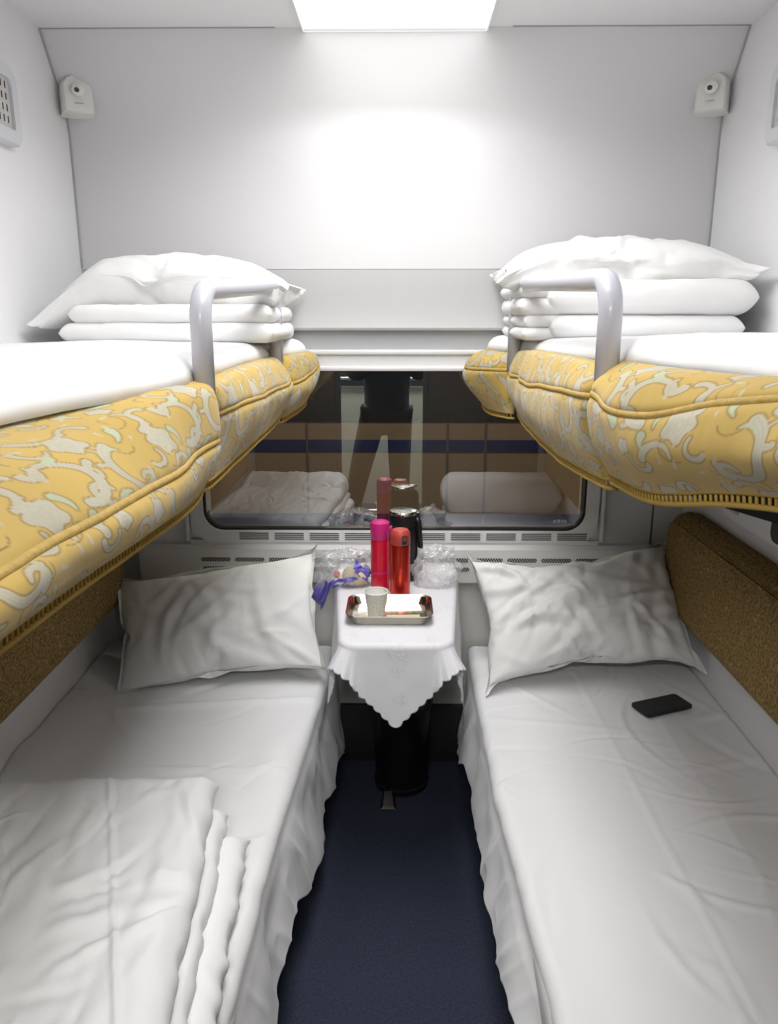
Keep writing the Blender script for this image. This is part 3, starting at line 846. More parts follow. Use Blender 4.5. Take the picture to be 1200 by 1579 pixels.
upper_berth(-1, XR, [dict(stations=R_near, seed=22, curl0=0, curl1=.012, ns=600, nt=150, uoff=.12, us=.68),
                     dict(stations=R_mid, seed=28, curl0=.012, curl1=.012, ns=360, nt=110, pucker=.005, us=.7, uoff=.4),
                     dict(stations=R_far, seed=34, curl0=.012, curl1=.012, ns=90, nt=70, pucker=.006, uoff=.6)],
            (.322, 1.225, 2.23, 1.603, 1.630, 0), EDGE_R, 'right upper berth with gold floral valances and grey tubular guard rail')

# white sheets on the upper berths
def upper_sheet(sx, xw, edge, ztop, seed, label):
    nu, nv = 190, 90
    ys = np.linspace(.38, 2.452, nu); q = np.linspace(0, 1, nv)
    xe = interp(ys, edge); zt = interp(ys, ztop)
    xe = xe - sx * .0 + .010 * fbm(ys * 7, ys * 0, seed, 3)
    rows = []
    for i in range(nu):
        w = abs(xe[i] - xw) - .004
        lx = q * w
        d = (1 - q) * w                                  # distance to the soft rolled edge
        roll = np.sqrt(1 - (1 - np.clip(d / .045, 0, 1)) ** 2)
        z = zt[i] - .040 * (1 - roll) + .010 * np.sin(np.clip(lx / w, 0, 1) * PI)
        rows.append(np.stack([xw + sx * (.002 + lx), np.full(nv, ys[i]), z], 1))
    P = np.array(rows)
    X = np.abs(P[..., 0] - xw); Y = P[..., 1]
    P[..., 2] += .010 * fbm(X * 5, Y * 5, seed + 3, 3) + creases(X, Y, seed + 4, 16, .003, (0, .6), (.6, 2.0), (.1, .3), .010)
    # turned-under edge
    e = P[:, -1:].copy(); und = e.copy(); und[..., 0] -= sx * .05; und[..., 2] -= .012
    low = P[:, :1].copy(); low[..., 2] -= .05
    P2 = np.concatenate([P, und], 1)
    mb = MB(); mb.grid(P2 if sx > 0 else P2[:, ::-1], M['linen'])
    o = mb.build('bed_sheet', sharp=0)
    return tag(o, label, 'sheet', 'sheets on the upper berths')
upper_sheet(1, XL, EDGE_L,
            [(.38, 1.452), (.9, 1.462), (1.3, 1.478), (1.8, 1.480), (2.2, 1.472), (2.46, 1.475)], 5, 'white sheet over the left upper berth, beside the left guard rail')
upper_sheet(-1, XR, EDGE_R,
            [(.38, 1.50), (.9, 1.51), (1.2, 1.515), (1.8, 1.495), (2.2, 1.485), (2.46, 1.485)], 9, 'white sheet over the right upper berth, beside the right guard rail')

# ------------------------------------------------------------------ quilts
def soft_layer(mb, c, size, seed, r=None, amp=.006, rot=0, nu=70, nv=70, k=.05, crn=16, m='quilt', tilt=(0, 0), ripple=0, extra=None):
    w, l, h = size
    T, B, p, q, e = slab(w, l, h, nu, nv, r or h * .55, k)
    for A, s_ in ((T, 1), (B, -1)):
        X = A[..., 0]; Y = A[..., 1]
        d = amp * 2 * fbm(X * 9 + seed, Y * 9, seed, 3) + creases(X, Y, seed + s_, crn, amp * .7, (-w / 2, w / 2), (-l / 2, l / 2), (.06, .22), .008)
        if extra is not None and s_ > 0: d = d + extra(X, Y)
        A[..., 2] += d * (.25 + .75 * e) * (1 if s_ > 0 else .4)
        edge = (1 - e)
        A[..., 0] += edge * .018 * fbm(Y * 7, A[..., 2] * 9, seed + 40, 3) * np.sign(X) * (np.abs(p) > .5)
        A[..., 1] += edge * .018 * fbm(X * 7, A[..., 2] * 9, seed + 50, 3) * np.sign(Y) * (np.abs(q) > .5)
        if ripple:
            A[..., 0] += ripple * edge * fbm(Y * 30, A[..., 2] * 12, seed + 60, 2)
        A[..., 2] += tilt[0] * X + tilt[1] * Y
    # shared border must agree
    for sl in ((0, slice(None)), (-1, slice(None)), (slice(None), 0), (slice(None), -1)):
        mid = (T[sl] + B[sl]) / 2; T[sl] = mid; B[sl] = mid
    cz, sz = math.cos(rot), math.sin(rot)
    for A in (T, B):
        x = A[..., 0] * cz - A[..., 1] * sz + c[0]; y = A[..., 0] * sz + A[..., 1] * cz + c[1]
        A[..., 0] = x; A[..., 1] = y; A[..., 2] += c[2]
    closed(mb, T, B, M[m])

def quilt(layers, label, group, loc, **kw):
    r = empty('folded_quilt', loc, label=label, cat='quilt', group=group)
    for i, ly in enumerate(layers):
        mb = MB(); soft_layer(mb, seed=ly.pop('seed'), **ly, **kw)
        mb.build('folded_layer', r, loc=tuple(-a for a in loc), sharp=0)
    return r
G = 'folded white quilts'
quilt([dict(c=(-.592, 2.21, 1.504), size=(.56, .44, .050), seed=3), dict(c=(-.585, 2.215, 1.550), size=(.53, .43, .048), seed=6)],
      'folded white quilt on the left upper berth under the pillow', G, (-.59, 2.2, 1.48), crn=14, amp=.004)
quilt([dict(c=(.625, 2.22, 1.517), size=(.50, .44, .062), seed=13), dict(c=(.44, 2.225, 1.502), size=(.26, .40, .034), seed=16), dict(c=(.43, 2.225, 1.534), size=(.24, .40, .032), seed=17)],
      'lower of two folded white quilts stacked on the right upper berth', G, (.6, 2.2, 1.485), crn=10, amp=.004)
quilt([dict(c=(.635, 2.22, 1.592), size=(.54, .44, .090), seed=23), dict(c=(.43, 2.225, 1.570), size=(.26, .40, .048), seed=26), dict(c=(.44, 2.225, 1.612), size=(.28, .40, .046), seed=27)],
      'upper of two folded white quilts stacked on the right upper berth', G, (.6, 2.2, 1.55), crn=12, amp=.004)
# big folded quilt on the left lower berth
def bigq(X, Y):
    return .020 * fbm(X * 12 + Y * 1.5, Y * 2.0, 61, 3) + .007 * np.exp(-((X - .204 + .27 * Y) / .005) ** 2) + .05 * sstep(-.15, -.40, Y) * sstep(-.49, -.43, Y) \
        + .016 * sstep(.1, -.4, Y) * fbm(X * 20 + Y * 4, Y * 4, 62, 2) + creases(X, Y, 64, 46, .005, (-.3, .3), (-.45, .45), (.10, .40), .007, (1.25, 2.0)) \
        + creases(X, Y, 66, 12, .009, (.12, .29), (-.3, .2), (.06, .16), .010, (.1, .9))
quilt([dict(c=(-.602, .955, .482), size=(.64, .86, .062), seed=33, rot=.06, nu=110, nv=130, ripple=.02),
       dict(c=(-.622, .95, .522), size=(.61, .92, .06), seed=37, rot=.08, nu=110, nv=130, ripple=.02),
       dict(c=(-.640, .96, .568), size=(.61, .97, .078), seed=43, rot=.10, nu=170, nv=210, ripple=.012, extra=bigq)],
      'large folded white quilt on the left lower berth in the foreground', G, (-.62, .95, .45), crn=38, amp=.006)
quilt([dict(c=(.58, .57, .548), size=(.68, .30, .205), seed=53, r=.07)],
      'folded white quilt on the right lower berth, seen reflected in the window', G, (.6, .56, .45), crn=10, amp=.005)

# ------------------------------------------------------------------ pillows (cloth relaxed under inner pressure)
def pillow_mesh(w, h, seed, press=3.2, frames=28, flange=.028, nu=64, nv=46, shrink=0.0, fill=.05):
    R = random.Random(seed)
    us = np.linspace(-1, 1, nu); vs = np.linspace(-1, 1, nv)
    V = []; F = []; top = {}; bot = {}
    for i, u in enumerate(us):
        for j, v in enumerate(vs):
            x = u * w / 2; y = v * h / 2
            z = .004 + fill * .5 * ((1 - u ** 4) * (1 - v ** 4)) + .006 * (vnoise(x * 9 + seed, y * 9, seed) - .5)
            e = i in (0, nu - 1) or j in (0, nv - 1)
            top[i, j] = len(V); V.append((x, y, 0 if e else z))
            if e: bot[i, j] = top[i, j]
            else: bot[i, j] = len(V); V.append((x, y, -z))
    for i in range(nu - 1):
        for j in range(nv - 1):
            F.append((top[i, j], top[i + 1, j], top[i + 1, j + 1], top[i, j + 1]))
            F.append((bot[i, j], bot[i, j + 1], bot[i + 1, j + 1], bot[i + 1, j]))
    # flange strip round the seam
    loop = [(i, 0) for i in range(nu)] + [(nu - 1, j) for j in range(1, nv)] + [(i, nv - 1) for i in range(nu - 2, -1, -1)] + [(0, j) for j in range(nv - 2, 0, -1)]
    if flange:
        prev = [top[a] for a in loop]
        for st in (1, 2):
            cur = []
            for (i, j) in loop:
                x = us[i] * (w / 2 + flange * st / 2); y = vs[j] * (h / 2 + flange * st / 2)
                cur.append(len(V)); V.append((x, y, .003 * (vnoise(x * 20, y * 20, seed + st) - .5)))
            n = len(cur)
            for k in range(n): F.append((prev[k], cur[k], cur[(k + 1) % n], prev[(k + 1) % n]))
            prev = cur
    me = mesh_of('pillow', V, F, [M['pillow']])
    o = bpy.data.objects.new('pillow_tmp', me); C.objects.link(o)
    cm = o.modifiers.new('c', 'CLOTH'); s = cm.settings
    s.quality = 5; s.mass = .15; s.tension_stiffness = 12; s.compression_stiffness = 12; s.shear_stiffness = 5; s.bending_stiffness = .08
    s.tension_damping = 8; s.compression_damping = 8; s.shear_damping = 8; s.bending_damping = .5; s.air_damping = 4
    s.use_pressure = True; s.uniform_pressure_force = press; s.shrink_min = shrink
    s.effector_weights.gravity = 0
    cm.collision_settings.use_collision = False; cm.collision_settings.use_self_collision = False
    cm.point_cache.frame_start = 1; cm.point_cache.frame_end = frames
    sc = bpy.context.scene
    for fr in range(1, frames + 1):
        sc.frame_set(fr)
    dg = bpy.context.evaluated_depsgraph_get()
    ev = o.evaluated_get(dg); m2 = bpy.data.meshes.new_from_object(ev)
    co = np.zeros(len(m2.vertices) * 3); m2.vertices.foreach_get('co', co); co = co.reshape(-1, 3)
    bpy.data.objects.remove(o); bpy.data.meshes.remove(m2)
    sc.frame_set(1)
    # the hem flap gets its own inner edge, tucked a little under the seam
    nb = len(V) - 2 * len(loop) if flange else len(V)
    if flange:
        seam = [top[a] for a in loop]; k0 = len(co); new = {a: k0 + i for i, a in enumerate(seam)}
        cc = co[seam] * np.array([.985, .98, 1.0]); co = np.vstack([co, cc])
        F = [tuple(new.get(i, i) for i in f) if any(j >= nb for j in f) else f for f in F]
    side = np.zeros(len(co)); side[[top[a] for a in top if a not in set(loop)]] = 1; side[[bot[a] for a in bot if a not in set(loop)]] = -1
    return (co, side), F

def pillow(cs, F, deform, label, mat='pillow', sub=1, seed=1, nc=16, amp=.008):
    co = cs[0].copy(); side = cs[1]
    x, y = co[:, 0], co[:, 1]
    env = np.clip((1 - np.abs(x) / .33) * 5, 0, 1) * np.clip((1 - np.abs(y) / .22) * 4, 0, 1)
    d = creases(x, y, seed, nc, amp, (-.28, .28), (-.17, .17), (.08, .32), .010) + creases(x, y, seed + 5, nc, amp * .5, (-.3, .3), (-.19, .19), (.05, .14), .006) + .012 * fbm(x * 6 + seed, y * 6, seed + 9, 3)
    co[:, 2] += d * env * np.where(side >= 0, 1, -.5) * (side != 0)
    fl = 1 - np.clip((.345 - np.abs(x)) * 40, 0, 1) * np.clip((.225 - np.abs(y)) * 40, 0, 1)
    co[:, 2] += .016 * fl * fbm(x * 9 + seed, y * 9, seed + 15, 2)
    me = mesh_of('pillow', deform(co), F, [M[mat]])
    c0 = np.array([v.co[:] for v in me.vertices]).mean(0)
    zmin = min(v.co.z for v in me.vertices)
    base = Vector((c0[0], c0[1], zmin))
    me.transform(Matrix.Translation(-base))
    o = obj('pillow', me, loc=base)
    if sub:
        s_ = o.modifiers.new('smooth', 'SUBSURF'); s_.levels = sub; s_.render_levels = sub
    return tag(o, label, 'pillow', 'white pillows')

def lean(center, ang, rz=0, roll=0, bend=0, sag=(0, 0), s0=.2, thick=1):
    def f(co):
        x, y, z = co[:, 0], co[:, 1], co[:, 2]
        z = z * thick + bend * (np.abs(x) / .3) ** 2 - sag[0] * np.clip(-x - s0, 0, 1) ** 1.5 - sag[1] * np.clip(x - s0, 0, 1) ** 1.5
        cr_, sr = math.cos(roll), math.sin(roll)
        x, y = x * cr_ - y * sr, x * sr + y * cr_
        ca, sa = math.cos(ang), math.sin(ang)
        y, z = y * ca - z * sa, y * sa + z * ca
        c_, s_ = math.cos(rz), math.sin(rz)
        x, y = x * c_ - y * s_, x * s_ + y * c_
        return np.stack([x + center[0], y + center[1], z + center[2]], 1)
    return f
coA, FA = pillow_mesh(.64, .40, 3, press=1.6, shrink=-.02)
coB, FB = pillow_mesh(.66, .42, 8, press=2.4, shrink=-.03)
def clampwall(fn, ymax=2.452, zmin=.455):
    def f(co):
        P = fn(co)
        over = P[:, 1] > ymax; P[over, 1] = ymax - .15 * (P[over, 1] - ymax) * .1
        lo = P[:, 2] < zmin; P[lo, 2] = zmin + .02 * (zmin - P[lo, 2])
        return P
    return f
pillow(coA, FA, clampwall(lean((-.565, 2.275, .604), math.radians(50), 0, math.radians(9))), 'white pillow leaning against the window wall on the left lower berth', seed=3, nc=20, amp=.011)
pillow(coB, FB, clampwall(lean((.565, 2.275, .642), math.radians(50), 0, math.radians(6))), 'crumpled white pillow leaning against the window wall on the right lower berth', seed=12, nc=40, amp=.016)
pillow(coA, FA, clampwall(lean((-.62, 2.225, 1.622), math.radians(3), 0, sag=(1.5, .5), s0=.15), 2.45, 1.0), 'plump white pillow on the folded quilt of the left upper berth', seed=21, nc=26, amp=.007)
pillow(coB, FB, clampwall(lean((.585, 2.225, 1.668), math.radians(4), math.radians(-3), sag=(.9, .3), s0=.2, thick=.72), 2.45, 1.0), 'white pillow on top of the two folded quilts, right upper berth', seed=33, nc=22, amp=.010)

# ------------------------------------------------------------------ table, cloth and what stands on it
TZ = .745
t = empty('folding_table', (-.007, 2.1, 0), label='small wall table covered by the white cloth under the window', cat='table')
trap = [(-.14, 1.80), (.126, 1.80), (.185, 2.474), (-.20, 2.474)]
def round_poly(pts, r, n=6):
    out = []; N = len(pts)
    for i in range(N):
        p = Vector(pts[i]); a = (Vector(pts[i - 1]) - p).normalized(); b = (Vector(pts[(i + 1) % N]) - p).normalized()
        for k in range(n + 1):
            s_ = k / n; q = p + a * r * (1 - s_) ** 2 + b * r * s_ ** 2
            out.append((q.x, q.y))
    return out
tp = round_poly(trap, .04)
MB().prism(tp, 'z', TZ - .025, TZ, M['grey']).build('tabletop', t, loc=(.007, -2.1, 0), sharp=40)
MB().prism([(2.475, TZ - .026), (2.05, TZ - .026), (2.05, TZ - .04), (2.475, .50)], 'x', -.02, .005, M['strip']).build('bracket', t, loc=(.007, -2.1, 0), smooth=False)

def tablecloth():
    N = 190; hd = .50; cx, cy = -.007, 2.075
    p = np.linspace(-1, 1, N)
    Pp = p[:, None] * np.ones((1, N)); Qq = np.ones((N, 1)) * p[None, :]
    # scalloped border
    sc = .016; ns = 26
    ep = sc * np.abs(np.sin(PI * ns * (Qq + 1) / 2)) * sstep(.9, 1, np.abs(Pp)); eq = sc * np.abs(np.sin(PI * ns * (Pp + 1) / 2)) * sstep(.9, 1, np.abs(Qq))
    a = Pp * (1 + ep); b = Qq * (1 + eq)
    X = cx + (a - b) / 2 * hd * 1.0; Y = cy + (a + b) / 2 * hd * 1.0
    poly = np.array(tp)
    # signed distance to the table outline
    d = np.full(X.shape, 9.0); bx = X.copy(); by = Y.copy(); inside = np.zeros(X.shape, bool)
    n = len(poly)
    for i in range(n):
        x0, y0 = poly[i]; x1, y1 = poly[(i + 1) % n]
        ex, ey = x1 - x0, y1 - y0; L2 = ex * ex + ey * ey + 1e-12
        tq = np.clip(((X - x0) * ex + (Y - y0) * ey) / L2, 0, 1)
        qx = x0 + tq * ex; qy = y0 + tq * ey; dd = np.hypot(X - qx, Y - qy)
        m = dd < d; d[m] = dd[m]; bx[m] = qx[m]; by[m] = qy[m]
        cond = ((y0 > Y) != (y1 > Y)) & (X < (x1 - x0) * (Y - y0) / (y1 - y0 + 1e-12) + x0)
        inside ^= cond
    out = np.where(inside, 0, d)
    nx = np.where(inside, 0, (X - bx) / np.maximum(d, 1e-9)); nyv = np.where(inside, 0, (Y - by) / np.maximum(d, 1e-9))
    r = .012
    ang = np.clip(out / r, 0, PI / 2); fall = np.clip(out - r * PI / 2, 0, None)
    corner = np.exp(-(np.minimum(np.hypot(bx + .133, by - 1.807), np.hypot(bx - .119, by - 1.807)) / .022) ** 2)
    fl = .09 + .62 * corner + .10 * fbm(X * 9 + 3, Y * 9, 77, 2)
    hor = r * np.sin(ang) + fall * fl; ver = r * (1 - np.cos(ang)) + fall * np.sqrt(np.clip(1 - fl ** 2, .2, 1))
    tang = .05 * fall * fbm(X * 10, Y * 10, 71, 2)
    PX = bx * (~inside) + X * inside + nx * hor + nyv * tang; PY = by * (~inside) + Y * inside + nyv * hor - nx * tang
    PZ = TZ + .003 - ver + .0025 * fbm(X * 14, Y * 14, 5, 3)
    back = Y > 2.455
    PY = np.where(back & (PY > 2.45), 2.45 - .05 * (PY - 2.45), PY); PZ = np.where(Y > 2.47, TZ + .005, PZ)
    mb = MB(); mb.grid(np.stack([PX, PY, PZ], -1), M['damask'])
    o = mb.build('tablecloth', sharp=0)
    so = o.modifiers.new('cloth', 'SOLIDIFY'); so.thickness = .0015; so.offset = 1
    return tag(o, 'white scalloped tablecloth draped over the small table, corner hanging in front', 'tablecloth')
tablecloth()
TT = TZ + .0055
# steel tray
def tray():
    r = empty('serving_tray', (-.026, 1.985, TT), label='shallow polished steel tray at the front of the table', cat='tray')
    mb = MB(); rings = []
    for (w, l, rad, z) in ((.100, .070, .025, .001), (.113, .080, .028, .027), (.117, .084, .030, .029), (.117, .084, .030, .026), (.112, .079, .028, .025), (.101, .071, .025, .0045), (.092, .062, .022, .003)):
        rings.append([(p[0], p[1], z) for p in rrect(-w, -l, w, l, rad, 8)])
    m = len(rings[0]); V = sum(rings, []); F = []
    for i in range(len(rings) - 1):
        for k in range(m): F.append((i * m + k, i * m + (k + 1) % m, (i + 1) * m + (k + 1) % m, (i + 1) * m + k))
    F.append(tuple(range(m))[::-1]); F.append(tuple(range((len(rings) - 1) * m, len(rings) * m)))
    mb.add(V, F, M['steel']).build('dish', r, sharp=50)
tray()
# paper cup
cpp = empty('paper_cup', (-.062, 1.975, TT + .004), label='white paper cup with faint grey print in the steel tray', cat='cup')
MB().lathe([(.0001, .004), (.0205, .004), (.0215, 0), (.0222, .001), (.0320, .068)], M['cup'], 40).build('cup_wall', cpp)
MB().lathe([(.0205, .005), (.0312, .068)], M['paper'], 40).build('cup_lining', cpp)
MB().tube([(.0322 * math.cos(a), .0322 * math.sin(a), .0688) for a in np.linspace(0, 2 * PI, 40, endpoint=False)], .0017, M['paper'], 8, closed=True).build('rim', cpp)
# slip of paper in tray
sp = MB().box((-.045, -.014, 0), (.045, .014, .0012), M['bun']).build('paper_slip', loc=(.012, 1.962, TT + .0035), rot=(0, 0, .06), smooth=False)
tag(sp, 'thin pale slip lying in the steel tray beside the cup', 'paper slip')

# magenta-capped flask
fk = empty('vacuum_flask', (-.056, 2.178, TT), label='slim pinkish red flask with a magenta lid, left of the red tumbler', cat='flask')
MB().lathe([(.0001, 0), (.026, 0), (.0275, .003), (.028, .010), (.028, .158), (.0275, .163)], M['pinkred'], 40).build('body', fk)
MB().lathe([(.0275, .163), (.0285, .165), (.0288, .20), (.0275, .212), (.020, .2165), (.0001, .218)], M['pinkcap'], 40).build('lid', fk)
MB().box((.024, -.008, .185), (.0355, .008, .20), M['pinkcap'], .003).build('latch', fk)
MB().lathe([(.0281, .060), (.0284, .062), (.0284, .064), (.0281, .066)], M['pinkcap'], 40).build('ring', fk)
tb = empty('travel_tumbler', (.003, 2.135, TT), label='metallic red travel tumbler with hinged lid, in front of the black flask', cat='tumbler')
MB().lathe([(.0001, 0), (.027, 0), (.0285, .002), (.029, .008), (.029, .156), (.0283, .160)], M['redm'], 48).build('body', tb)
MB().lathe([(.0283, .160), (.0292, .162), (.0292, .184), (.0275, .196), (.022, .2025), (.0001, .204)], M['redcap'], 40).build('lid', tb)
lt = MB(); ring(rrect(.004, .163, .022, .193, .006, 5), rrect(.0075, .167, .0185, .189, .004, 5), -.0325, -.0265, lt, M['chrome']); lt.build('latch', tb)
MB().box((.008, -.0315, .168), (.018, -.027, .175), M['blackp'], .001).build('latch_button', tb)
bk = empty('vacuum_flask', (.012, 2.30, TT), label='tall black vacuum flask behind the red bottles by the window', cat='flask')
MB().lathe([(.0001, 0), (.044, 0), (.046, .004), (.046, .10), (.044, .14), (.041, .165), (.040, .172)], M['blackp'], 48).build('body', bk)
MB().lathe([(.040, .172), (.0425, .175), (.0425, .196), (.0405, .205)], M['blackp'], 48).build('collar', bk)
MB().lathe([(.0405, .205), (.0430, .207), (.0430, .213), (.040, .217), (.0001, .218)], M['chrome'], 48).build('lid', bk)
MB().box((.022, -.008, .210), (.050, .008, .220), M['chrome'], .003).build('spout_lever', bk)
MB().tube([(.039, -.01, .195), (.047, -.012, .185), (.050, -.012, .15), (.056, -.012, .07), (.052, -.01, .03), (.044, -.005, .02)], .0085, M['blackp'], 10).build('handle', bk, sharp=0)

# plastic bags
def crumple_bag(c, size, seed, squash=None):
    bm = bmesh.new(); bmesh.ops.create_icosphere(bm, subdivisions=5, radius=1)
    P = np.array([v.co[:] for v in bm.verts]); F = [[v.index for v in f.verts] for f in bm.faces]; bm.free()
    az = np.arctan2(P[:, 1], P[:, 0])
    r = 1 + .55 * ridged(az * 2.2 + 5, P[:, 2] * 2.2, seed, 3) + .35 * fbm(P[:, 0] * 3, P[:, 2] * 3 + P[:, 1], seed + 3)
    P = P * r[:, None] * np.array(size)
    P[:, 2] = np.where(P[:, 2] < -size[2] * .8, -size[2] * .8, P[:, 2])
    if squash is not None: P = squash(P)
    return P, F
bg = empty('plastic_bag', (-.165, 2.235, TT), label='clear plastic food bag at the left of the table, beside the magenta-capped flask', cat='plastic bag')
P, F = crumple_bag((0, 0, 0), (.085, .05, .062), 4, lambda P: np.stack([P[:, 0], P[:, 1], P[:, 2] + .050 - .10 * sstep(-.035, -.085, P[:, 0]) * sstep(.02, -.05, P[:, 2])], 1))
P[:, 2] = np.where(P[:, 0] > -.035, np.maximum(P[:, 2], .001), P[:, 2])
fb = MB(); FP = []; FC = []
for f_ in F:
    c_ = P[list(f_)].mean(0); x, y, z = c_; wob = .006 * (float(vnoise(x * 90, z * 90, 3)) - .5)
    pr_ = y < .03 and ((.034 < x + wob < .09 and abs(z - (.056 - 1.0 * (x - .05)) + wob) < .017) or (-.06 < x < .04 and abs(z - .026 - .2 * x + wob) < .0055)
                       or (-.06 < x < .0 and abs(z - .008 - .1 * x + wob) < .004) or (x < -.034 + wob and z < -.004 + wob))
    (FP if pr_ else FC).append(f_)
fb.add(P, FC, M['bag']); fb.add(P, FP, M['blue'])
fb.build('film', bg, sharp=0)
bu = MB(); T, B, p, q, e = slab(.082, .066, .066, 30, 30, .038, .35); 
closed(bu, T, B, M['bun']); o = bu.build('bread_bun', loc=(-.132, 2.222, TT + .0335), sharp=0)
tag(o, 'pale round bread bun inside the clear food bag on the table', 'bread bun')
T, B, p, q, e = slab(.02, .014, .026, 16, 16, .01, .3); bu = MB(); closed(bu, T, B, M['coral'])
o = bu.build('snack_packet', loc=(-.187, 2.195, TT + .045), sharp=0); tag(o, 'small coral red packet inside the clear food bag', 'packet')
bg2 = empty('plastic_bag', (.115, 2.24, TT), label='empty crumpled clear plastic bag at the right of the table', cat='plastic bag')
P, F = crumple_bag((0, 0, 0), (.068, .05, .068), 21, lambda P: np.stack([P[:, 0], P[:, 1], np.maximum(P[:, 2] + .050, .001)], 1))
MB().add(P, F, M['bag']).build('film', bg2, sharp=0)

# pedal bin under the table
pb = empty('pedal_bin', (.01, 2.335, 0), label='black pedal bin on the floor beneath the table', cat='waste bin')
MB().lathe([(.0001, .0), (.088, 0), (.092, .004), (.092, .02), (.086, .024), (.098, .30)], M['blackbin'], 48).build('body', pb)
MB().lathe([(.098, .30), (.104, .302), (.104, .318), (.095, .330), (.05, .340), (.0001, .342)], M['blackbin'], 48).build('lid', pb)
pd = MB(); pd.add([(-.068, -.160, .004), (-.018, -.160, .004), (-.022, -.085, .004), (-.064, -.085, .004), (-.060, -.152, .010), (-.026, -.152, .010), (-.031, -.105, .034), (-.055, -.105, .034), (-.031, -.088, .034), (-.055, -.088, .034)],
    [(0, 3, 2, 1), (0, 1, 5, 4), (4, 5, 6, 7), (7, 6, 8, 9), (9, 8, 2, 3), (1, 2, 8, 6, 5), (0, 4, 7, 9, 3)], M['pedal']); pd.build('pedal', pb, smooth=False)

# phone
ph = empty('mobile_phone', (.758, 2.028, .452), (0, 0, math.radians(22)), label='black mobile phone lying on the right lower berth', cat='phone')
MB().prism(rrect(-.080, -.039, .080, .039, .010, 6), 'z', .003, .0115, M['phone']).build('body', ph, sharp=50)
MB().prism(rrect(-.076, -.0355, .076, .0355, .007, 6), 'z', .0112, .0122, M['phone']).build('screen', ph, sharp=50)

# ------------------------------------------------------------------ doorway, corridor and the person reflected in the glass
dw = MB()
for lo_, hi_ in (((XL, YD - .05, 0), (-.41, YD, ZC)), ((.17, YD - .05, 0), (XR, YD, ZC)), ((-.41, YD - .05, 2.14), (.17, YD, ZC))): dw.box(lo_, hi_, M['doorwall'])  # door head set high so the corridor fill reaches the window wall
S(dw.build('wall_front', smooth=False))
tr = MB(); 
for x in (-.425, .155): tr.box((x, YD - .06, 0), (x + .03, YD + .012, 2.14), M['seam'], .003)
S(tr.build('trim_5', smooth=False))
cw = MB(); cw.box((XL, -1.45, 0), (XR, -1.40, .98), M['corr']); cw.box((XL, -1.45, .98), (XR, -1.42, 1.9), M['dkcar']); cw.box((XL, -1.45, 1.9), (XR, -1.40, ZC), M['corr'])
S(cw.build('wall_corridor', smooth=False))
for x, s_ in ((XL, 'left'), (XR, 'right')):
    S(MB().box((x - .05 if s_ == 'left' else x, -1.45, 0), (x if s_ == 'left' else x + .05, YD - .05, ZC), M['wall']).build('trim_%d' % (6 if s_ == 'left' else 7), smooth=False))
hr = empty('handrail', (0, -1.36, 1.05), label='aluminium handrail along the corridor wall, reflected in the window', cat='handrail')
MB().tube([(-.9, 0, 0), (.86, 0, 0)], .014, M['alu'], 12).build('bar', hr)
for x in (-.6, .0, .6): MB().tube([(x, 0, 0), (x, -.04, 0)], .008, M['alu'], 8).build('bracket', hr)
cl2 = empty('corridor_light', (.0, -.85, ZC), label='unseen corridor ceiling light outside the doorway, boosted as front fill', cat='ceiling light')
MB().box((-.7, -.10, -.01), (.7, .10, .0), emit('corridor lamp diffuser', (1, .97, .9), 3), .003).build('diffuser', cl2)

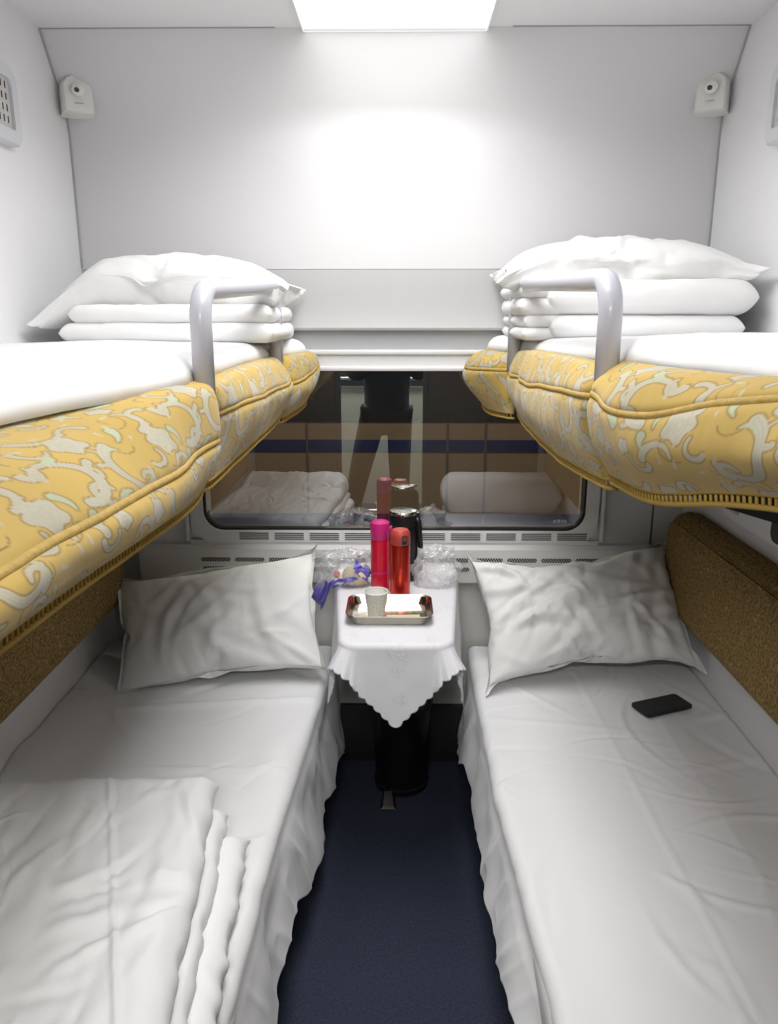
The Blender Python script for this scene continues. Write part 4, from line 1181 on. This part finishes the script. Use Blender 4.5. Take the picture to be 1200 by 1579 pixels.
def person():
    r = empty('person', (-.13, -.46, 0), label='person in dark jacket and trousers standing at the doorway, seen only in the window reflection', cat='person')
    def skin(name, verts, edges, mat, sub=2, root=0):
        me = bpy.data.meshes.new(name)
        me.from_pydata([v[:3] for v in verts], edges, [])
        o = bpy.data.objects.new(name, me); C.objects.link(o)
        o.modifiers.new('s', 'SKIN'); o.modifiers['s'].use_smooth_shade = True
        for i, v in enumerate(verts):
            rr = v[3] if hasattr(v[3], '__len__') else (v[3], v[3])
            me.skin_vertices[0].data[i].radius = rr
            me.skin_vertices[0].data[i].use_root = (i == root)
        s_ = o.modifiers.new('ss', 'SUBSURF'); s_.levels = sub; s_.render_levels = sub
        dg = bpy.context.evaluated_depsgraph_get(); m2 = bpy.data.meshes.new_from_object(o.evaluated_get(dg))
        bpy.data.objects.remove(o); m2.name = name; m2.materials.clear(); m2.materials.append(mat)
        return obj(name, m2, r)
    # body with legs, trunk, neck, head, arms and hands as one surface
    v = [(.04, 0, .90, (.14, .10)), (.04, 0, 1.05, (.145, .095)), (.04, .0, 1.22, (.155, .10)), (.04, .0, 1.36, (.15, .09)), (.045, .01, 1.45, (.055, .055)), (.05, .03, 1.51, (.05, .055)), (.05, .045, 1.60, (.072, .088)), (.05, .04, 1.68, (.06, .075)),
         (-.06, 0, .84, (.085, .085)), (-.15, .05, .48, (.058, .060)), (-.235, .02, .09, (.040, .042)), (-.24, .13, .035, (.042, .030)),
         (.13, 0, .84, (.085, .085)), (.13, .04, .48, (.058, .060)), (.14, .0, .09, (.040, .042)), (.145, .11, .035, (.042, .030)),
         (-.13, 0, 1.38, (.058, .058)), (-.18, .06, 1.14, (.046, .046)), (-.06, .27, 1.30, (.036, .036)), (.04, .36, 1.44, (.026, .026)), (.055, .375, 1.475, (.030, .018)),
         (.21, 0, 1.38, (.058, .058)), (.27, .06, 1.14, (.046, .046)), (.26, .27, 1.30, (.036, .036)), (.215, .36, 1.44, (.026, .026)), (.205, .375, 1.475, (.030, .018))]
    e = [(0, 1), (1, 2), (2, 3), (3, 4), (4, 5), (5, 6), (6, 7), (0, 8), (8, 9), (9, 10), (10, 11), (0, 12), (12, 13), (13, 14), (14, 15), (3, 16), (16, 17), (17, 18), (18, 19), (19, 20), (3, 21), (21, 22), (22, 23), (23, 24), (24, 25)]
    for hand, sgn in ((20, 1), (25, -1)):           # fingers wrapped round the phone edge
        hx, hy, hz = v[hand][:3]
        for k in range(4):
            a = len(v)
            v += [(hx + sgn * .012, hy + .012, hz + .022 - .018 * k, .009), (hx + sgn * .034, hy + .022, hz + .026 - .018 * k, .008), (hx + sgn * (.052 - .004 * k), hy + .016, hz + .026 - .018 * k, .007)]
            e += [(hand, a), (a, a + 1), (a + 1, a + 2)]
        a = len(v); v += [(hx + sgn * .006, hy - .018, hz + .018, .010), (hx + sgn * .026, hy - .022, hz + .036, .008)]
        e += [(hand, a), (a, a + 1)]
    body = skin('body', v, e, M['skin'])
    # clothing as shells just outside the body
    def shell(name, idx, grow, mat):
        vs = []; mp = {}
        for i in idx:
            mp[i] = len(vs); q = v[i]; rr = q[3]
            vs.append((q[0], q[1], q[2], (rr[0] + grow, rr[1] + grow)))
        es = [(mp[a], mp[b]) for a, b in e if a in mp and b in mp]
        if name == 'jacket':
            vs.append((.04, 0, .80, (.17, .13))); es.append((0, len(vs) - 1))
        skin(name, vs, es, mat)
    shell('jacket', [0, 1, 2, 3, 16, 17, 18, 19, 21, 22, 23, 24], .030, M['jacket'])
    shell('trousers', [0, 8, 9, 10, 12, 13, 14], .020, M['trouser'])
    shell('shoe', [10, 11], .014, M['shoe']); shell('shoe', [14, 15], .014, M['shoe'])
    hb = MB(); bm = bmesh.new(); bmesh.ops.create_icosphere(bm, subdivisions=4, radius=1)
    V = []
    for q in bm.verts:
        k = 1 if (q.co.z > .1 or q.co.y < -.1) else .80
        V.append((.05 + q.co.x * .086 * k, .03 + q.co.y * .104 * k, 1.645 + q.co.z * .105 * k))
    hb.add(V, [[q.index for q in f_.verts] for f_ in bm.faces], M['hair']); bm.free(); hb.build('hair', r, sharp=0)
    for x in (.022, .078): MB().lathe([(.0001, .004), (.008, .003), (.010, 0)], M['paper'], 12).build('eye', r, loc=(x, .125, 1.605), rot=(-PI / 2, 0, 0), sharp=0)
    return r
person()
hp = empty('mobile_phone', (0, -.045, 1.515), (math.radians(-14), 0, 0), label='dark phone held up by the person in the doorway', cat='phone')
MB().prism(rrect(-.038, -.08, .038, .026, .010, 6), 'y', -.004, .004, M['phone']).build('body', hp, sharp=50)

# ------------------------------------------------------------------ the neighbouring train outside
tc_ = empty('train_carriage', (0, 4.25, 0), label='striped beige and navy train carriage outside the window at night', cat='train carriage')
def tb_(name, z0, z1, y, m): MB().box((-4, y, z0), (4, 1.0, z1), M[m]).build(name, tc_, smooth=False)
tb_('body_side', -.8, 2.9, 0, 'beige')
tb_('lower_band', -.8, .455, -.004, 'blu2'); tb_('stripe', .812, .877, -.004, 'blu2'); tb_('window_band', .978, 2.3, -.004, 'dkcar')
for x in (-1.5, -.52, .26, .47, 1.35): MB().box((x, -.006, -.8), (x + .012, 0, .975), M['seam']).build('panel_seam', tc_, smooth=False)
gd = MB().box((-6, 2.55, -.9), (6, 9, -.8), M['base']).build('ground_outside', smooth=False); S(gd)

# ------------------------------------------------------------------ lights
def area(name, loc, rot, size, power, col=(1, 1, 1), sy=None):
    l = bpy.data.lights.new(name, 'AREA'); l.energy = power; l.color = col; l.size = size
    if sy: l.shape = 'RECTANGLE'; l.size_y = sy
    o = bpy.data.objects.new(name, l); C.objects.link(o); o.location = loc; o.rotation_euler = rot; return o
area('train_fill_lamp', (0, 3.3, 3.4), (math.radians(22), 0, 0), 3.0, 62, (1, .9, .75), .5)  # added lamp out of view, only to light the neighbouring train
lamp = area('ceiling_lamp', (-.016, 1.62, ZC - .008), (0, 0, 0), .48, 13.2, (1, .992, .988), 1.42); lamp.data.spread = math.radians(152)  # stretched along with its panel to even out the brightness
area('corridor_fill_lamp', (0, -.85, ZC - .02), (0, 0, 0), 1.4, 85, (1, .99, .97), .2)  # boosted well beyond the ceiling lamp to fill the berths from the front
w = bpy.data.worlds.new('night'); bpy.context.scene.world = w; w.use_nodes = True
w.node_tree.nodes['Background'].inputs[0].default_value = (.006, .008, .012, 1)

# ------------------------------------------------------------------ camera
cd = bpy.data.cameras.new('camera'); cam = bpy.data.objects.new('camera', cd); C.objects.link(cam)
cam.location = (0, 0, 1.55); cam.rotation_euler = (math.radians(90 - 14.341), 0, math.radians(.792))
cd.sensor_fit = 'VERTICAL'; cd.sensor_height = 24; cd.lens = 1191 / 1579 * 24; cd.clip_start = .01
sc = bpy.context.scene; sc.camera = cam
sc.view_settings.view_transform = 'Standard'; sc.view_settings.look = 'None'; sc.view_settings.gamma = 1
sc.view_settings.exposure = 0.0
